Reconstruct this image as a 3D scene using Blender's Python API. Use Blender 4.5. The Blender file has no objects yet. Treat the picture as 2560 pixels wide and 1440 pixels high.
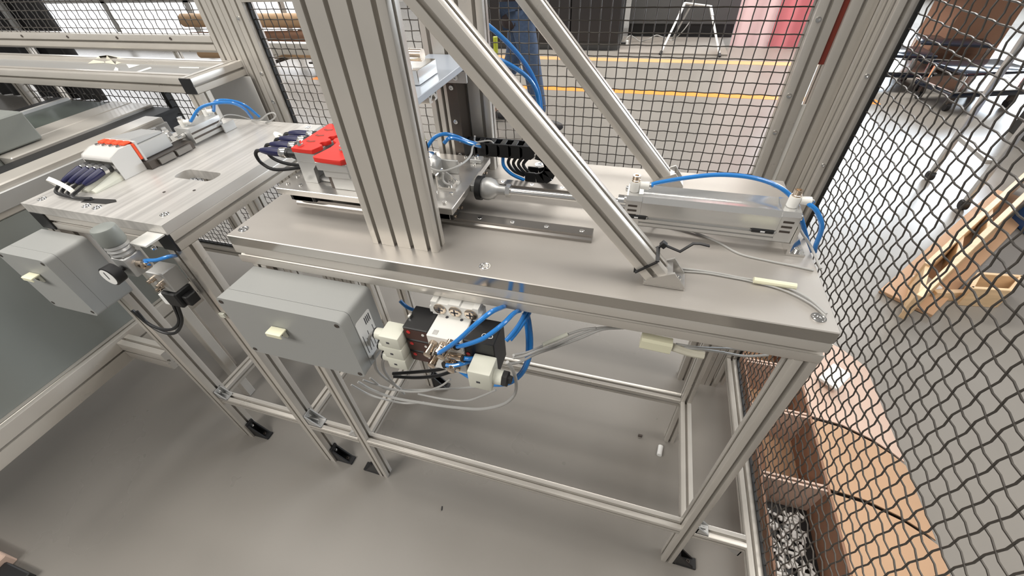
import bpy, bmesh, math, random
from mathutils import Vector, Matrix
random.seed(7)
S = bpy.context.scene
COL = S.collection
PI = math.pi

# ------------------------------------------------------------------ camera
cam_d = bpy.data.cameras.new('camera')
cam_d.sensor_width = 36.0
cam_d.lens = 14.534
cam_d.clip_start = 0.02
cam = bpy.data.objects.new('camera', cam_d)
COL.objects.link(cam)
_r = Vector((0.95794603, 0.28320877, -0.04617564))
_d = Vector((0.15782591, -0.6544108, -0.73948461))
_f = Vector((-0.23964637, 0.70109864, -0.67158791))
cam.matrix_world = Matrix(((_r.x, -_d.x, -_f.x, 0.67350), (_r.y, -_d.y, -_f.y, -0.42996),
                           (_r.z, -_d.z, -_f.z, 1.35991), (0, 0, 0, 1)))
S.camera = cam

# ------------------------------------------------------------------ world and lamps
w = bpy.data.worlds.new('world')
S.world = w
w.use_nodes = True
w.node_tree.nodes['Background'].inputs[0].default_value = (1.0, 0.985, 0.96, 1)
w.node_tree.nodes['Background'].inputs[1].default_value = 0.27


def area(name, loc, sx, sy, power, col=(1, .96, .9), rot=(0, 0, 0)):
    l = bpy.data.lights.new(name, 'AREA')
    l.shape = 'RECTANGLE'
    l.size = sx
    l.size_y = sy
    l.energy = power
    l.color = col
    o = bpy.data.objects.new(name, l)
    o.location = loc
    o.rotation_euler = rot
    COL.objects.link(o)
    return o


for lx, ly, p in ((-1.9, 0.3, 27), (0.5, 0.3, 30), (3.1, 0.3, 75), (-1.9, 5.0, 120), (0.6, 5.0, 130), (3.1, 5.0, 110), (-1.7, -2.0, 145)):
    area('ceiling_lamp', (lx, ly, 3.3), 2.4, 0.9, p)
# daylight through the window rows of the hall
area('daylight_right', (5.6, 8.6, 2.2), 6.0, 2.2, 800, (.80, .90, 1.0), (math.radians(-84), 0, math.radians(-26)))
area('daylight_left', (-7.5, 6.5, 2.0), 5.0, 2.4, 110, (.92, .95, 1.0), (math.radians(-84), 0, math.radians(49)))

S.view_settings.view_transform = 'Standard'
S.view_settings.look = 'None'
S.view_settings.gamma = 1
S.view_settings.use_curve_mapping = False
S.view_settings.exposure = 0.0

# ------------------------------------------------------------------ materials


def mat(name, col, rough=.5, metal=0., spec=.5, emit=None, es=0., noise=None, bump=None, aniso=None, trans=0., coat=0.):
    m = bpy.data.materials.new(name)
    m.use_nodes = True
    nt = m.node_tree
    b = nt.nodes['Principled BSDF']
    b.inputs['Base Color'].default_value = (*col, 1)
    b.inputs['Roughness'].default_value = rough
    b.inputs['Metallic'].default_value = metal
    b.inputs['Specular IOR Level'].default_value = spec
    b.inputs['Coat Weight'].default_value = coat
    if trans:
        b.inputs['Transmission Weight'].default_value = trans
    if emit:
        b.inputs['Emission Color'].default_value = (*emit, 1)
        b.inputs['Emission Strength'].default_value = es
    if noise:
        # (scale, amount, (sx,sy,sz) stretch, roughness amount)
        sc, am, st, ra = noise
        tc = nt.nodes.new('ShaderNodeTexCoord')
        mp = nt.nodes.new('ShaderNodeMapping')
        mp.inputs['Scale'].default_value = st
        nz = nt.nodes.new('ShaderNodeTexNoise')
        nz.inputs['Scale'].default_value = sc
        nz.inputs['Detail'].default_value = 5
        nt.links.new(tc.outputs['Object'], mp.inputs[0])
        nt.links.new(mp.outputs[0], nz.inputs['Vector'])
        r1 = nt.nodes.new('ShaderNodeMapRange')
        r1.inputs[3].default_value = 1 - am
        r1.inputs[4].default_value = 1 + am
        r1.inputs[1].default_value = .3
        r1.inputs[2].default_value = .7
        nt.links.new(nz.outputs['Fac'], r1.inputs[0])
        mx = nt.nodes.new('ShaderNodeVectorMath')
        mx.operation = 'SCALE'
        mx.inputs[0].default_value = col
        nt.links.new(r1.outputs[0], mx.inputs['Scale'])
        nt.links.new(mx.outputs[0], b.inputs['Base Color'])
        if ra:
            r2 = nt.nodes.new('ShaderNodeMapRange')
            r2.inputs[1].default_value = .3
            r2.inputs[2].default_value = .7
            r2.inputs[3].default_value = rough - ra
            r2.inputs[4].default_value = rough + ra
            nt.links.new(nz.outputs['Fac'], r2.inputs[0])
            nt.links.new(r2.outputs[0], b.inputs['Roughness'])
    if bump:
        tc = nt.nodes.new('ShaderNodeTexCoord')
        nz = nt.nodes.new('ShaderNodeTexNoise')
        nz.inputs['Scale'].default_value = bump[0]
        bp = nt.nodes.new('ShaderNodeBump')
        bp.inputs['Strength'].default_value = bump[1]
        bp.inputs['Distance'].default_value = .002
        nt.links.new(tc.outputs['Object'], nz.inputs['Vector'])
        nt.links.new(nz.outputs['Fac'], bp.inputs['Height'])
        nt.links.new(bp.outputs[0], b.inputs['Normal'])
    return m


M = dict(
    alu=mat('anodised_aluminium', (.60, .568, .52), .30, .4, noise=(9, .04, (1, 1, 1), .03)),
    alu_in=mat('slot_aluminium', (.30, .28, .26), .55, .6),
    plate=mat('bench_plate', (.50, .47, .435), .42, .55, noise=(4, .05, (1, 3, 1), .05)),
    edge=mat('polished_plate_edge', (.56, .54, .51), .16, .95),
    mill=mat('milled_plate', (.64, .62, .59), .36, .45, noise=(18, .13, (5, .12, 1), .07)),
    carr=mat('carriage_plate', (.60, .58, .55), .30, .8, noise=(20, .05, (.2, 4, 1), .05)),
    steel=mat('rail_steel', (.27, .255, .24), .3, .85),
    dsteel=mat('dark_steel', (.10, .085, .075), .4, .7),
    chrome=mat('bright_zinc', (.80, .79, .77), .16, 1.0),
    nickel=mat('nickel_brass', (.66, .56, .46), .18, 1.0),
    cyl=mat('cylinder_tube', (.68, .675, .66), .2, .75),
    cast=mat('cast_aluminium', (.55, .55, .54), .42, .65),
    black=mat('black_plastic', (.012, .012, .013), .45),
    blackr=mat('black_rubber', (.02, .019, .018), .65),
    box=mat('grey_enclosure', (.33, .335, .325), .42, spec=.4, bump=(900, .06)),
    dgreen=mat('dark_green_strip', (.075, .09, .08), .3),
    boxd=mat('grey_green_sheet', (.235, .25, .235), .4),
    white=mat('white_plastic', (.78, .77, .73), .4),
    ivory=mat('ivory_connector', (.66, .66, .57), .38, bump=(40, .0)),
    cream=mat('cream_sleeve', (.80, .78, .58), .45),
    paper=mat('paper', (.82, .82, .80), .6),
    print=mat('dark_print', (.06, .06, .07), .6),
    wht=mat('white_print', (.8, .8, .8), .6),
    blue=mat('blue_hose', (.018, .20, .58), .25, coat=.4),
    grey=mat('grey_cable', (.40, .395, .38), .4),
    red=mat('red_plastic', (.70, .028, .018), .5),
    redd=mat('red_strip', (.22, .035, .02), .5),
    orange=mat('orange_red_plastic', (.85, .085, .02), .4),
    navy=mat('navy_sleeve', (.012, .013, .06), .3),
    brown=mat('brown_label', (.06, .022, .016), .45),
    reddot=mat('red_dot', (.7, .03, .03), .4),
    wire=mat('galvanised_wire', (.115, .105, .095), .42, .75),
    seal=mat('black_seal', (.006, .006, .006), .6),
    floor=mat('epoxy_floor', (.235, .219, .198), .30, spec=.42, noise=(1.6, .05, (1, 1, 1), .05)),
    lorange=mat('orange_tape', (.82, .27, .05), .5),
    lpale=mat('pale_orange_tape', (.62, .34, .16), .5),
    cab=mat('black_cabinet_paint', (.016, .015, .016), .4),
    cabg=mat('grey_cabinet_paint', (.075, .075, .075), .5),
    slab=mat('grey_board', (.25, .225, .20), .7),
    pink=mat('pink_sheet', (.76, .56, .58), .5),
    rose=mat('rose_sheet', (.64, .20, .23), .5),
    wood=mat('pale_plywood', (.70, .50, .30), .55, noise=(6, .12, (1, 8, 8), 0)),
    card=mat('brown_cardboard', (.50, .31, .185), .7, noise=(3, .06, (1, 1, 1), 0)),
    cardp=mat('pinkish_cardboard', (.62, .45, .36), .7),
    cardd=mat('dark_cardboard', (.27, .145, .09), .75),
    bluep=mat('blue_panel', (.03, .10, .30), .4),
    tabl=mat('grey_tabletop', (.20, .27, .33), .35),
    glassy=mat('glossy_black', (.012, .016, .028), .12),
    jeans=mat('denim', (.055, .085, .15), .9, noise=(60, .15, (1, 1, 1), 0)),
    coat=mat('dark_coat', (.03, .02, .02), .9),
    skin=mat('skin', (.62, .40, .30), .5),
    hair=mat('dark_hair', (.03, .02, .015), .6),
    shoe=mat('shoe_leather', (.03, .03, .035), .5),
    frame=mat('white_window_frame', (.62, .61, .59), .5),
    pane=mat('daylight_pane', (.8, .8, .8), .3, emit=(.95, .97, 1.0), es=2.6),
    tube=mat('kraft_tube', (.55, .36, .21), .6),
    yellow=mat('yellow_green_sleeve', (.55, .60, .05), .5),
    film=mat('masking_tape', (.66, .63, .52), .6),
    skyfilm=mat('blue_grey_sheet', (.36, .40, .46), .3),
    wall=mat('wall_paint', (.62, .60, .57), .7),
)

# ------------------------------------------------------------------ mesh helpers


class MB:
    def __init__(s):
        s.bm = bmesh.new()

    def _b(s, geom, bev, seg=1):
        if bev:
            es = [e for e in geom if isinstance(e, bmesh.types.BMEdge)]
            bmesh.ops.bevel(s.bm, geom=es, offset=bev, segments=seg, affect='EDGES', profile=.5, clamp_overlap=True)

    def box(s, x0, y0, z0, x1, y1, z1, bev=0, mtx=None, seg=1):
        vs = [s.bm.verts.new((x, y, z)) for x in (x0, x1) for y in (y0, y1) for z in (z0, z1)]
        fs = [(0, 1, 3, 2), (4, 6, 7, 5), (0, 4, 5, 1), (2, 3, 7, 6), (0, 2, 6, 4), (1, 5, 7, 3)]
        faces = [s.bm.faces.new([vs[i] for i in f]) for f in fs]
        if mtx:
            for v in vs:
                v.co = mtx @ v.co
        if bev:
            es = list({e for f in faces for e in f.edges})
            s._b(es, bev, seg)
        return s

    def prism(s, pts, plane, lo, hi, bev=0):
        """outline in a plane ('xy','xz','yz') pushed from lo to hi along the third axis"""
        def P(a, b, c):
            return {'xy': (a, b, c), 'xz': (a, c, b), 'yz': (c, a, b)}[plane]
        A = [s.bm.verts.new(P(a, b, lo)) for a, b in pts]
        B = [s.bm.verts.new(P(a, b, hi)) for a, b in pts]
        n = len(pts)
        fs = [s.bm.faces.new(A), s.bm.faces.new(B[::-1])]
        for i in range(n):
            j = (i + 1) % n
            fs.append(s.bm.faces.new((A[i], B[i], B[j], A[j])))
        bmesh.ops.recalc_face_normals(s.bm, faces=fs)
        if bev:
            s._b(list({e for f in fs for e in f.edges}), bev)
        return s

    def ring(s, c, u, v, r, n, ph=0):
        return [s.bm.verts.new(c + u * (r * math.cos(2 * PI * i / n + ph)) + v * (r * math.sin(2 * PI * i / n + ph))) for i in range(n)]

    @staticmethod
    def axes(d):
        d = d.normalized()
        a = Vector((0, 0, 1)) if abs(d.z) < .9 else Vector((1, 0, 0))
        u = d.cross(a).normalized()
        return u, d.cross(u).normalized()

    def lathe(s, p, q, prof, n=16, ph=0):
        """profile [(t along p->q in metres, radius)] turned about the axis p->q"""
        p, q = Vector(p), Vector(q)
        d = (q - p).normalized()
        u, v = s.axes(d)
        R = [s.ring(p + d * t, u, v, max(r, 1e-5), n, ph) for t, r in prof]
        for a, b in zip(R, R[1:]):
            for i in range(n):
                j = (i + 1) % n
                s.bm.faces.new((a[i], a[j], b[j], b[i]))
        s.bm.faces.new(R[0][::-1])
        s.bm.faces.new(R[-1])
        return s

    def cyl(s, p, q, r, r2=None, n=16, ph=0):
        L = (Vector(q) - Vector(p)).length
        return s.lathe(p, q, [(0, r), (L, r if r2 is None else r2)], n, ph)

    def sphere(s, c, r, n=14, sq=(1, 1, 1)):
        m = Matrix.Translation(Vector(c)) @ Matrix.Diagonal((*sq, 1))
        bmesh.ops.create_uvsphere(s.bm, u_segments=n, v_segments=max(6, n // 2 + 2), radius=r, matrix=m)
        return s

    def tube(s, pts, r, n=8, sub=5, flat=None):
        P = [Vector(p) for p in pts]
        if sub > 1 and len(P) > 2:
            Q = []
            for i in range(len(P) - 1):
                p0 = P[i - 1] if i else P[0] * 2 - P[1]
                p1, p2 = P[i], P[i + 1]
                p3 = P[i + 2] if i + 2 < len(P) else P[-1] * 2 - P[-2]
                for k in range(sub):
                    t = k / sub
                    Q.append(.5 * ((2 * p1) + (p2 - p0) * t + (2 * p0 - 5 * p1 + 4 * p2 - p3) * t * t + (3 * p1 - p0 - 3 * p2 + p3) * t ** 3))
            Q.append(P[-1])
            P = Q
        u = None
        R = []
        for i, p in enumerate(P):
            d = (P[min(i + 1, len(P) - 1)] - P[max(i - 1, 0)]).normalized()
            if u is None:
                u, _ = s.axes(d)
            u = (u - d * u.dot(d)).normalized()
            v = d.cross(u)
            R.append(s.ring(p, u, v, r, n) if flat is None else [s.bm.verts.new(p + u * a + v * b) for a, b in ((-r, -flat), (r, -flat), (r, flat), (-r, flat))])
        n = len(R[0])
        for a, b in zip(R, R[1:]):
            for i in range(n):
                j = (i + 1) % n
                s.bm.faces.new((a[i], a[j], b[j], b[i]))
        s.bm.faces.new(R[0][::-1])
        s.bm.faces.new(R[-1])
        return s

    def sweep(s, sec, p0, p1, u):
        p0, p1, u = Vector(p0), Vector(p1), Vector(u)
        d = (p1 - p0).normalized()
        u = (u - d * u.dot(d)).normalized()
        v = d.cross(u)
        A = [s.bm.verts.new(p0 + u * a + v * b) for a, b in sec]
        B = [s.bm.verts.new(p1 + u * a + v * b) for a, b in sec]
        n = len(sec)
        fs = [s.bm.faces.new(A[::-1]), s.bm.faces.new(B)]
        for i in range(n):
            j = (i + 1) % n
            fs.append(s.bm.faces.new((A[i], A[j], B[j], B[i])))
        return s

    def build(s, name, m, parent=None, angle=35, flat=False):
        bm = s.bm
        loc = Vector(ORG.get(parent.name, (0, 0, 0))) if parent else Vector((0, 0, 0))
        if loc.length:
            for v in bm.verts:
                v.co -= loc
        bmesh.ops.recalc_face_normals(bm, faces=bm.faces)
        me = bpy.data.meshes.new(name)
        bm.to_mesh(me)
        bm.free()
        if not flat:
            me.shade_smooth()
            me.set_sharp_from_angle(angle=math.radians(angle))
        me.materials.append(M[m])
        o = bpy.data.objects.new(name, me)
        COL.objects.link(o)
        if parent:
            o.parent = parent
            ORG[o.name] = tuple(loc)
        return o

    def thing(s, name, m, label, cat, group=None, kind=None, angle=35):
        zs = [v.co for v in s.bm.verts]
        c = Vector(((min(p.x for p in zs) + max(p.x for p in zs)) / 2, (min(p.y for p in zs) + max(p.y for p in zs)) / 2, min(p.z for p in zs)))
        for v in s.bm.verts:
            v.co -= c
        o = s.build(name, m, None, angle)
        o.location = c
        ORG[o.name] = tuple(c)
        o['label'] = label
        o['category'] = cat
        if group:
            o['group'] = group
        if kind:
            o['kind'] = kind
        return o


ORG = {}


def T(name, label, cat, loc, group=None):
    o = bpy.data.objects.new(name, None)
    o.empty_display_size = .05
    COL.objects.link(o)
    o.location = loc
    ORG[o.name] = tuple(loc)
    o['label'] = label
    o['category'] = cat
    if group:
        o['group'] = group
    return o


def struct(o):
    o['kind'] = 'structure'
    return o


def stuff(o):
    o['kind'] = 'stuff'
    return o


def copy_tree(o, parent=None):
    c = o.copy()
    COL.objects.link(c)
    if parent:
        c.parent = parent
    ORG[c.name] = ORG.get(o.name, (0, 0, 0))
    for ch in list(o.children):
        copy_tree(ch, c)
    return c


# slotted aluminium section: w x h, slots on the four sides
def sec(w, h, bx=(0,), ry=(0,), tx=None, ly=None, so=.0034, cav=.0078, dep=.0098, lip=.0019, c=.0022):
    tx = bx if tx is None else tx
    ly = ry if ly is None else ly
    P = []

    k = c * .293

    def slot(cc):
        return [(cc - so, 0), (cc - so, lip), (cc - cav, lip + .0012), (cc - .0028, dep), (cc + .0028, dep), (cc + cav, lip + .0012), (cc + so, lip), (cc + so, 0)]
    P += [(-w / 2 + c, -h / 2)]
    for cc in sorted(bx):
        P += [(a, -h / 2 + b) for a, b in slot(cc)]
    P += [(w / 2 - c, -h / 2), (w / 2 - k, -h / 2 + k), (w / 2, -h / 2 + c)]
    for cc in sorted(ry):
        P += [(w / 2 - b, a) for a, b in slot(cc)]
    P += [(w / 2, h / 2 - c), (w / 2 - k, h / 2 - k), (w / 2 - c, h / 2)]
    for cc in sorted(tx, reverse=True):
        P += [(a, h / 2 - b) for a, b in slot(cc)[::-1]]
    P += [(-w / 2 + c, h / 2), (-w / 2 + k, h / 2 - k), (-w / 2, h / 2 - c)]
    for cc in sorted(ly, reverse=True):
        P += [(-w / 2 + b, a) for a, b in slot(cc)[::-1]]
    P += [(-w / 2, -h / 2 + c), (-w / 2 + k, -h / 2 + k)]
    return P


S30 = sec(.03, .03)
S3040 = sec(.03, .04, (0,), (0,))      # u = 30, v = 40
S40 = sec(.04, .04)
S4030 = sec(.04, .03)
S60 = sec(.045, .04, (0,), (0,))
SPOST = sec(.12, .03, (-.045, -.015, .015, .045), (0,))


def px(mb, x0, x1, y, z, s=S30):
    """bar along x, section u = y, v = z"""
    return mb.sweep(s, (x0, y, z), (x1, y, z), (0, 1, 0))


def py(mb, y0, y1, x, z, s=S30):
    """bar along y, section u = x"""
    return mb.sweep(s, (x, y0, z), (x, y1, z), (1, 0, 0))


def pz(mb, z0, z1, x, y, s=S30):
    return mb.sweep(s, (x, y, z0), (x, y, z1), (1, 0, 0))


def capscrew(mb, c, n, r=.0045, h=.004):
    """socket head screw standing at c along n with a hexagon recess"""
    c, n = Vector(c), Vector(n).normalized()
    k = r * .5
    mb.lathe(c, c + n, [(0, r), (h * .85, r), (h, r * .9), (h, k), (h * .35, k), (h * .35, 1e-5)], 14)
    return mb


def washer_screw(mb, c, n, r=.0095):
    """countersunk bolt: bright rim, sunk head and hexagon recess"""
    c, n = Vector(c), Vector(n).normalized()
    mb.lathe(c, c + n, [(0, r), (.0009, r * .97), (.0009, r * .80), (.0002, r * .72), (.0012, r * .6), (.0012, r * .34), (.0002, r * .3), (.0002, 1e-5)], 18)
    return mb


def edge_material(o, m):
    """upright faces take the second material (a machined, polished edge)"""
    o.data.materials.append(M[m])
    for p in o.data.polygons:
        if abs(p.normal.z) < .3:
            p.material_index = 1
    return o


def round_box(mb, x0, x1, z0, z1, y0, y1, r, n=5):
    pts = []
    for cx, cz, a0 in ((x1 - r, z0 + r, -PI / 2), (x1 - r, z1 - r, 0), (x0 + r, z1 - r, PI / 2), (x0 + r, z0 + r, PI)):
        for k in range(n + 1):
            a = a0 + PI / 2 * k / n
            pts.append((cx + r * math.cos(a), cz + r * math.sin(a)))
    return mb.prism(pts, 'xz', y0, y1)
H = .962
W = .946
D = .3945

# ------------------------------------------------------------------ setting: floor, walls, windows
fl = MB().box(-16, -3, -.05, 12, 10, 0).build('floor', 'floor')
struct(fl)
# two taped lanes on the floor
MB().box(-3.2, 3.97, .0002, 2.6, 4.09, .0012).build('lane_marking', 'lorange', fl)
MB().box(-1.6, 5.11, .0002, 2.7, 5.25, .0012).build('lane_marking', 'lpale', fl)
MB().box(3.9, 1.4, .0002, 3.907, 6, .0009).build('floor_joint', 'slab', fl)
struct(MB().box(-16, 9.6, 0, 12, 9.75, 3.8).build('wall_back', 'wall'))
# glazed front of the hall, far left
wf = MB()
for x in (-9.2, -7.55, -5.9, -4.25, -2.6):
    wf.box(x - .05, 5.1, 0, x + .05, 5.2, 3.2)
for z in (0., .62, 3.1):
    wf.box(-9.2, 5.1, z, -2.6, 5.2, z + .10)
win = struct(wf.build('window_1', 'frame'))
for i, x in enumerate((-9.2, -7.55, -5.9, -4.25)):
    MB().box(x + .05, 5.145, .1, x + 1.6, 5.155, .62).build('pane', 'pane', win)
    MB().box(x + .05, 5.145, .72, x + 1.6, 5.155, 3.1).build('pane', 'pane', win)

# ------------------------------------------------------------------ benches


def bolt_head(parent, c, r=.0092):
    return washer_screw(MB(), c, (0, 0, 1), r).build('plate_bolt', 'chrome', parent)


def foot(parent, x, y, side, ly=.03):
    """black angle foot beside a leg; side = +1 stands to +x of the leg face at x"""
    s = side
    a, b = sorted((x, x + s * .007))
    m = MB().box(a, y + .001, .0, b, y + ly - .001, .075, .001)
    m.box(min(x, x + s * .06), y + .001, 0, max(x, x + s * .06), y + ly - .001, .008, .001)
    for yy in (y + .002, y + ly - .006):
        m.prism([(x + s * .006, .007), (x + s * .052, .007), (x + s * .006, .066)], 'xz', yy, yy + .004)
    f = m.build('angle_foot', 'black', parent)
    capscrew(MB(), (x + s * .007, y + ly / 2, .052), (s, 0, 0), .005, .004).build('foot_screw', 'chrome', f)
    capscrew(MB(), (x + s * .038, y + ly / 2, .008), (0, 0, 1), .0055, .004).build('foot_screw', 'dsteel', f)
    return f


def corner_bracket(parent, c, sx, up, y0, y1, size=.034):
    """cast corner bracket in the angle between an upright at c.x and a rail at c.z"""
    x, z = c
    t = .004
    m = MB()
    m.box(min(x, x + sx * t), y0, min(z, z + up * size), max(x, x + sx * t), y1, max(z, z + up * size), .0006)
    m.box(min(x, x + sx * size), y0, min(z, z + up * t), max(x, x + sx * size), y1, max(z, z + up * t), .0006)
    for yy in (y0, y1 - .003):
        m.prism([(x, z), (x + sx * size, z), (x + sx * size, z + up * .004), (x + sx * .004, z + up * size), (x, z + up * size)], 'xz', yy, yy + .003)
    m.box(min(x, x + sx * size * .72), (y0 + y1) / 2 - .0015, min(z, z + up * size * .36), max(x, x + sx * size * .72), (y0 + y1) / 2 + .0015, max(z, z + up * size * .4))
    b = m.build('corner_bracket', 'cast', parent)
    ym = (y0 + y1) / 2
    capscrew(MB(), (x + sx * t, ym, z + up * size * .62), (sx, 0, 0), .0048, .004).build('bracket_screw', 'chrome', b)
    capscrew(MB(), (x + sx * size * .62, ym, z + up * t), (0, 0, up), .0048, .004).build('bracket_screw', 'chrome', b)
    return b


bench = T('machine_bench', 'aluminium profile bench carrying the gantry and the sliding carriage', 'workbench', (W / 2, D / 2, 0))
edge_material(MB().box(0, 0, .9415, W, D, H, .0012).build('top_plate', 'plate', bench), 'edge')
for bx in (.018, .477, .926):
    for by in (.0225, D - .0225):
        bolt_head(bench, (bx, by, H))
LX0, LX1 = .0375, W - .015
zb = .9215
px(MB(), 0, W, .015, zb, sec(.03, .04)).build('front_beam', 'alu', bench)
px(MB(), 0, W, D - .015, zb, sec(.03, .04)).build('back_beam', 'alu', bench)
for x in (.0155, W - .0155):
    py(MB(), .0302, D - .0302, x, zb, sec(.03, .04)).build('end_beam', 'alu', bench)
py(MB(), .0302, D - .0302, .655, zb, sec(.03, .04)).build('cross_beam', 'alu', bench)
for x in (LX0, LX1):
    for y in (.015, D - .015):
        pz(MB(), 0, .9013, x, y).build('leg', 'alu', bench)
px(MB(), LX0 + .0152, LX1 - .0152, .015, .232).build('lower_rail', 'alu', bench)
px(MB(), LX0 + .0152, LX1 - .0152, D - .015, .232).build('lower_rail', 'alu', bench)
for x in (LX0, LX1):
    py(MB(), .0302, D - .0302, x, .232).build('lower_rail', 'alu', bench)
px(MB(), W + .0004, 1.0605, .015, .232).build('tie_rail', 'alu', bench)
foot(bench, LX0 - .0152, 0, -1)
foot(bench, LX1 + .0152, 0, 1)
foot(bench, LX0 + .0152, D - .03, 1)
corner_bracket(bench, (W + .0006, .2472), 1, 1, .002, .028, .03)
corner_bracket(bench, (1.0602, .2168), -1, -1, .002, .028, .034)
# shims and nuts under the front beam above the enclosure
for x in (.06, .225, .25):
    MB().box(x, .004, .8985, x + .022, .02, .9014).build('slot_nut', 'chrome', bench)

# left bench, its plate streaked along its length
LB0, LB1, LBD = -.535, -.148, .488
lb = T('side_bench', 'aluminium bench on the left with streaky milled plate and red-tipped fixture', 'workbench', ((LB0 + LB1) / 2, LBD / 2, 0))
hole = [(-.305, .163), (-.300, .185), (-.285, .198), (-.205, .198), (-.199, .19), (-.203, .168), (-.215, .16), (-.295, .158)]
pl = MB()
# plate with a cable hole: built as a ring of quads around the hole
outer = [(LB0, -.003), (LB0, LBD), (LB1, LBD), (LB1, -.003)]


def plate_with_hole(mb, x0, y0, x1, y1, z0, z1, hx0, hy0, hx1, hy1, r=.014):
    n = 6
    hp = []
    for cx, cy, a0 in ((hx0 + r, hy0 + r, PI), (hx1 - r, hy0 + r, 1.5 * PI), (hx1 - r, hy1 - r, 0), (hx0 + r, hy1 - r, .5 * PI)):
        for k in range(n + 1):
            a = a0 + .5 * PI * k / n
            hp.append((cx + r * math.cos(a), cy + r * math.sin(a)))
    oc = [(x0, y0), (x1, y0), (x1, y1), (x0, y1)]
    bm = mb.bm
    for z in (z0, z1):
        pass
    Vo = {z: [bm.verts.new((*p, z)) for p in oc] for z in (z0, z1)}
    Vh = {z: [bm.verts.new((*p, z)) for p in hp] for z in (z0, z1)}
    for z in (z0, z1):
        for q in range(4):
            seg = Vh[z][q * (n + 1):(q + 1) * (n + 1)]
            for a, b in zip(seg, seg[1:]):
                bm.faces.new((Vo[z][q], a, b))
            nx = Vh[z][((q + 1) * (n + 1)) % len(hp)]
            bm.faces.new((Vo[z][q], seg[-1], nx, Vo[z][(q + 1) % 4]))
    for q in range(4):
        bm.faces.new((Vo[z0][q], Vo[z0][(q + 1) % 4], Vo[z1][(q + 1) % 4], Vo[z1][q]))
    for i in range(len(hp)):
        j = (i + 1) % len(hp)
        bm.faces.new((Vh[z0][i], Vh[z0][j], Vh[z1][j], Vh[z1][i]))
    return mb


plate_with_hole(pl, LB0, -.003, LB1, LBD, .9415, H, -.305, .158, -.199, .198).build('top_plate', 'mill', lb)
for bx, by in ((-.505, .02), (-.375, .02), (-.345, .02), (-.178, .03), (-.178, LBD - .02)):
    bolt_head(lb, (bx, by, H), .0085)
for bx, by in ((-.26, .1), (-.20, .12)):
    MB().cyl((bx, by, H), (bx, by, H + .0006), .003, n=10).build('plug', 'dsteel', lb)
for x in (LB0 + .02, LB1 - .02):
    py(MB(), 0, LBD, x, .9215, S40).build('side_beam', 'alu', lb)
    MB().box(x - .02, -.0035, .9015, x + .02, -.0002, .9412, .001).build('end_cap', 'black', lb)
px(MB(), LB0 + .0402, LB1 - .0402, .02, .9215, S40).build('front_beam', 'alu', lb)
px(MB(), LB0 + .0402, LB1 - .0402, LBD - .02, .9215, S40).build('back_beam', 'alu', lb)
for x in (LB0 + .02, LB1 - .02):
    for y in (.02, LBD - .02):
        pz(MB(), 0, .9013, x, y, S40 if y > .1 else S40).build('leg', 'alu', lb)
px(MB(), LB0 + .0402, LB1 - .0402, .02, .232).build('lower_rail', 'alu', lb)
px(MB(), LB1 + .0002, LX0 - .0153, .015, .232).build('tie_rail', 'alu', lb)
for x in (LB0 + .02, LB1 - .02):
    py(MB(), .0402, LBD - .0402, x, .232).build('lower_rail', 'alu', lb)
px(MB(), LB0 + .0402, LB1 - .0402, LBD - .02, .232).build('lower_rail', 'alu', lb)
foot(lb, LB1 + .0004, .005, 1)
foot(lb, LB0 + .0404, .005, 1)
corner_bracket(lb, (LB1 + .0003, .2472), 1, 1, .0, .03, .045)
corner_bracket(lb, (LX0 - .0155, .2472), -1, 1, .003, .027, .03)
corner_bracket(lb, (LB0 + .0404, .2472), 1, 1, .003, .03, .034)

# ------------------------------------------------------------------ gantry on the bench
PX0, PX1 = .2724, .3924
gan = T('gantry', 'tall twin-post gantry of wide slotted profile with two diagonal braces', 'gantry', ((PX0 + PX1) / 2, .2, H))
pz(MB(), H + .0002, 1.78, (PX0 + PX1) / 2, .0378 + .015, SPOST).build('wide_post', 'alu', gan)
pz(MB(), H + .0002, 1.78, (PX0 + PX1) / 2, .33 + .015, SPOST).build('wide_post', 'alu', gan)
bd = Vector((-.674, 0, .739)).normalized()
bn = Vector((.739, 0, .674)).normalized()


def brace(y):
    p0 = Vector((.7085, y + .015, .9715)) + bn * .0155
    p0 += bd * ((H + .012 - p0.z) / bd.z)
    t = (PX1 + .0155 - p0.x) / bd.x
    b = MB().sweep(sec(.031, .03), p0, p0 + bd * (t - .0), bn).build('brace', 'alu', gan)
    # cast wedge under the brace
    x0, x1 = .706, .765
    m = MB().box(x0 + .004, y - .003, H + .0003, x1, y + .034, H + .0045, .0008)
    for yy in (y - .003, y + .0305):
        m.prism([(x0 + .004, H + .004), (x1, H + .004), (x1 - .002, H + .007), (x0 + .041, H + .028), (x0 + .012, H + .014)], 'xz', yy, yy + .0035)
    m.prism([(x0 + .006, H + .004), (x0 + .030, H + .004), (x0 + .040, H + .022), (x0 + .030, H + .022)], 'xz', y + .0006, y + .0304)
    f = m.build('brace_foot', 'carr', gan)
    capscrew(MB(), (x1 - .010, y + .015, H + .0045), (0, 0, 1), .005, .005).build('foot_screw', 'chrome', f)
    # plate washer welded at the top end
    return b


brace(.0378)
brace(.33)
# cross structure between the two posts
MB().box(.283, .07, 1.168, .372, .328, 1.178, .0008).build('cross_plate', 'skyfilm', gan)
px(MB(), .30, .345, .2, 1.155, S30).build('cross_bar', 'alu', gan)
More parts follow.
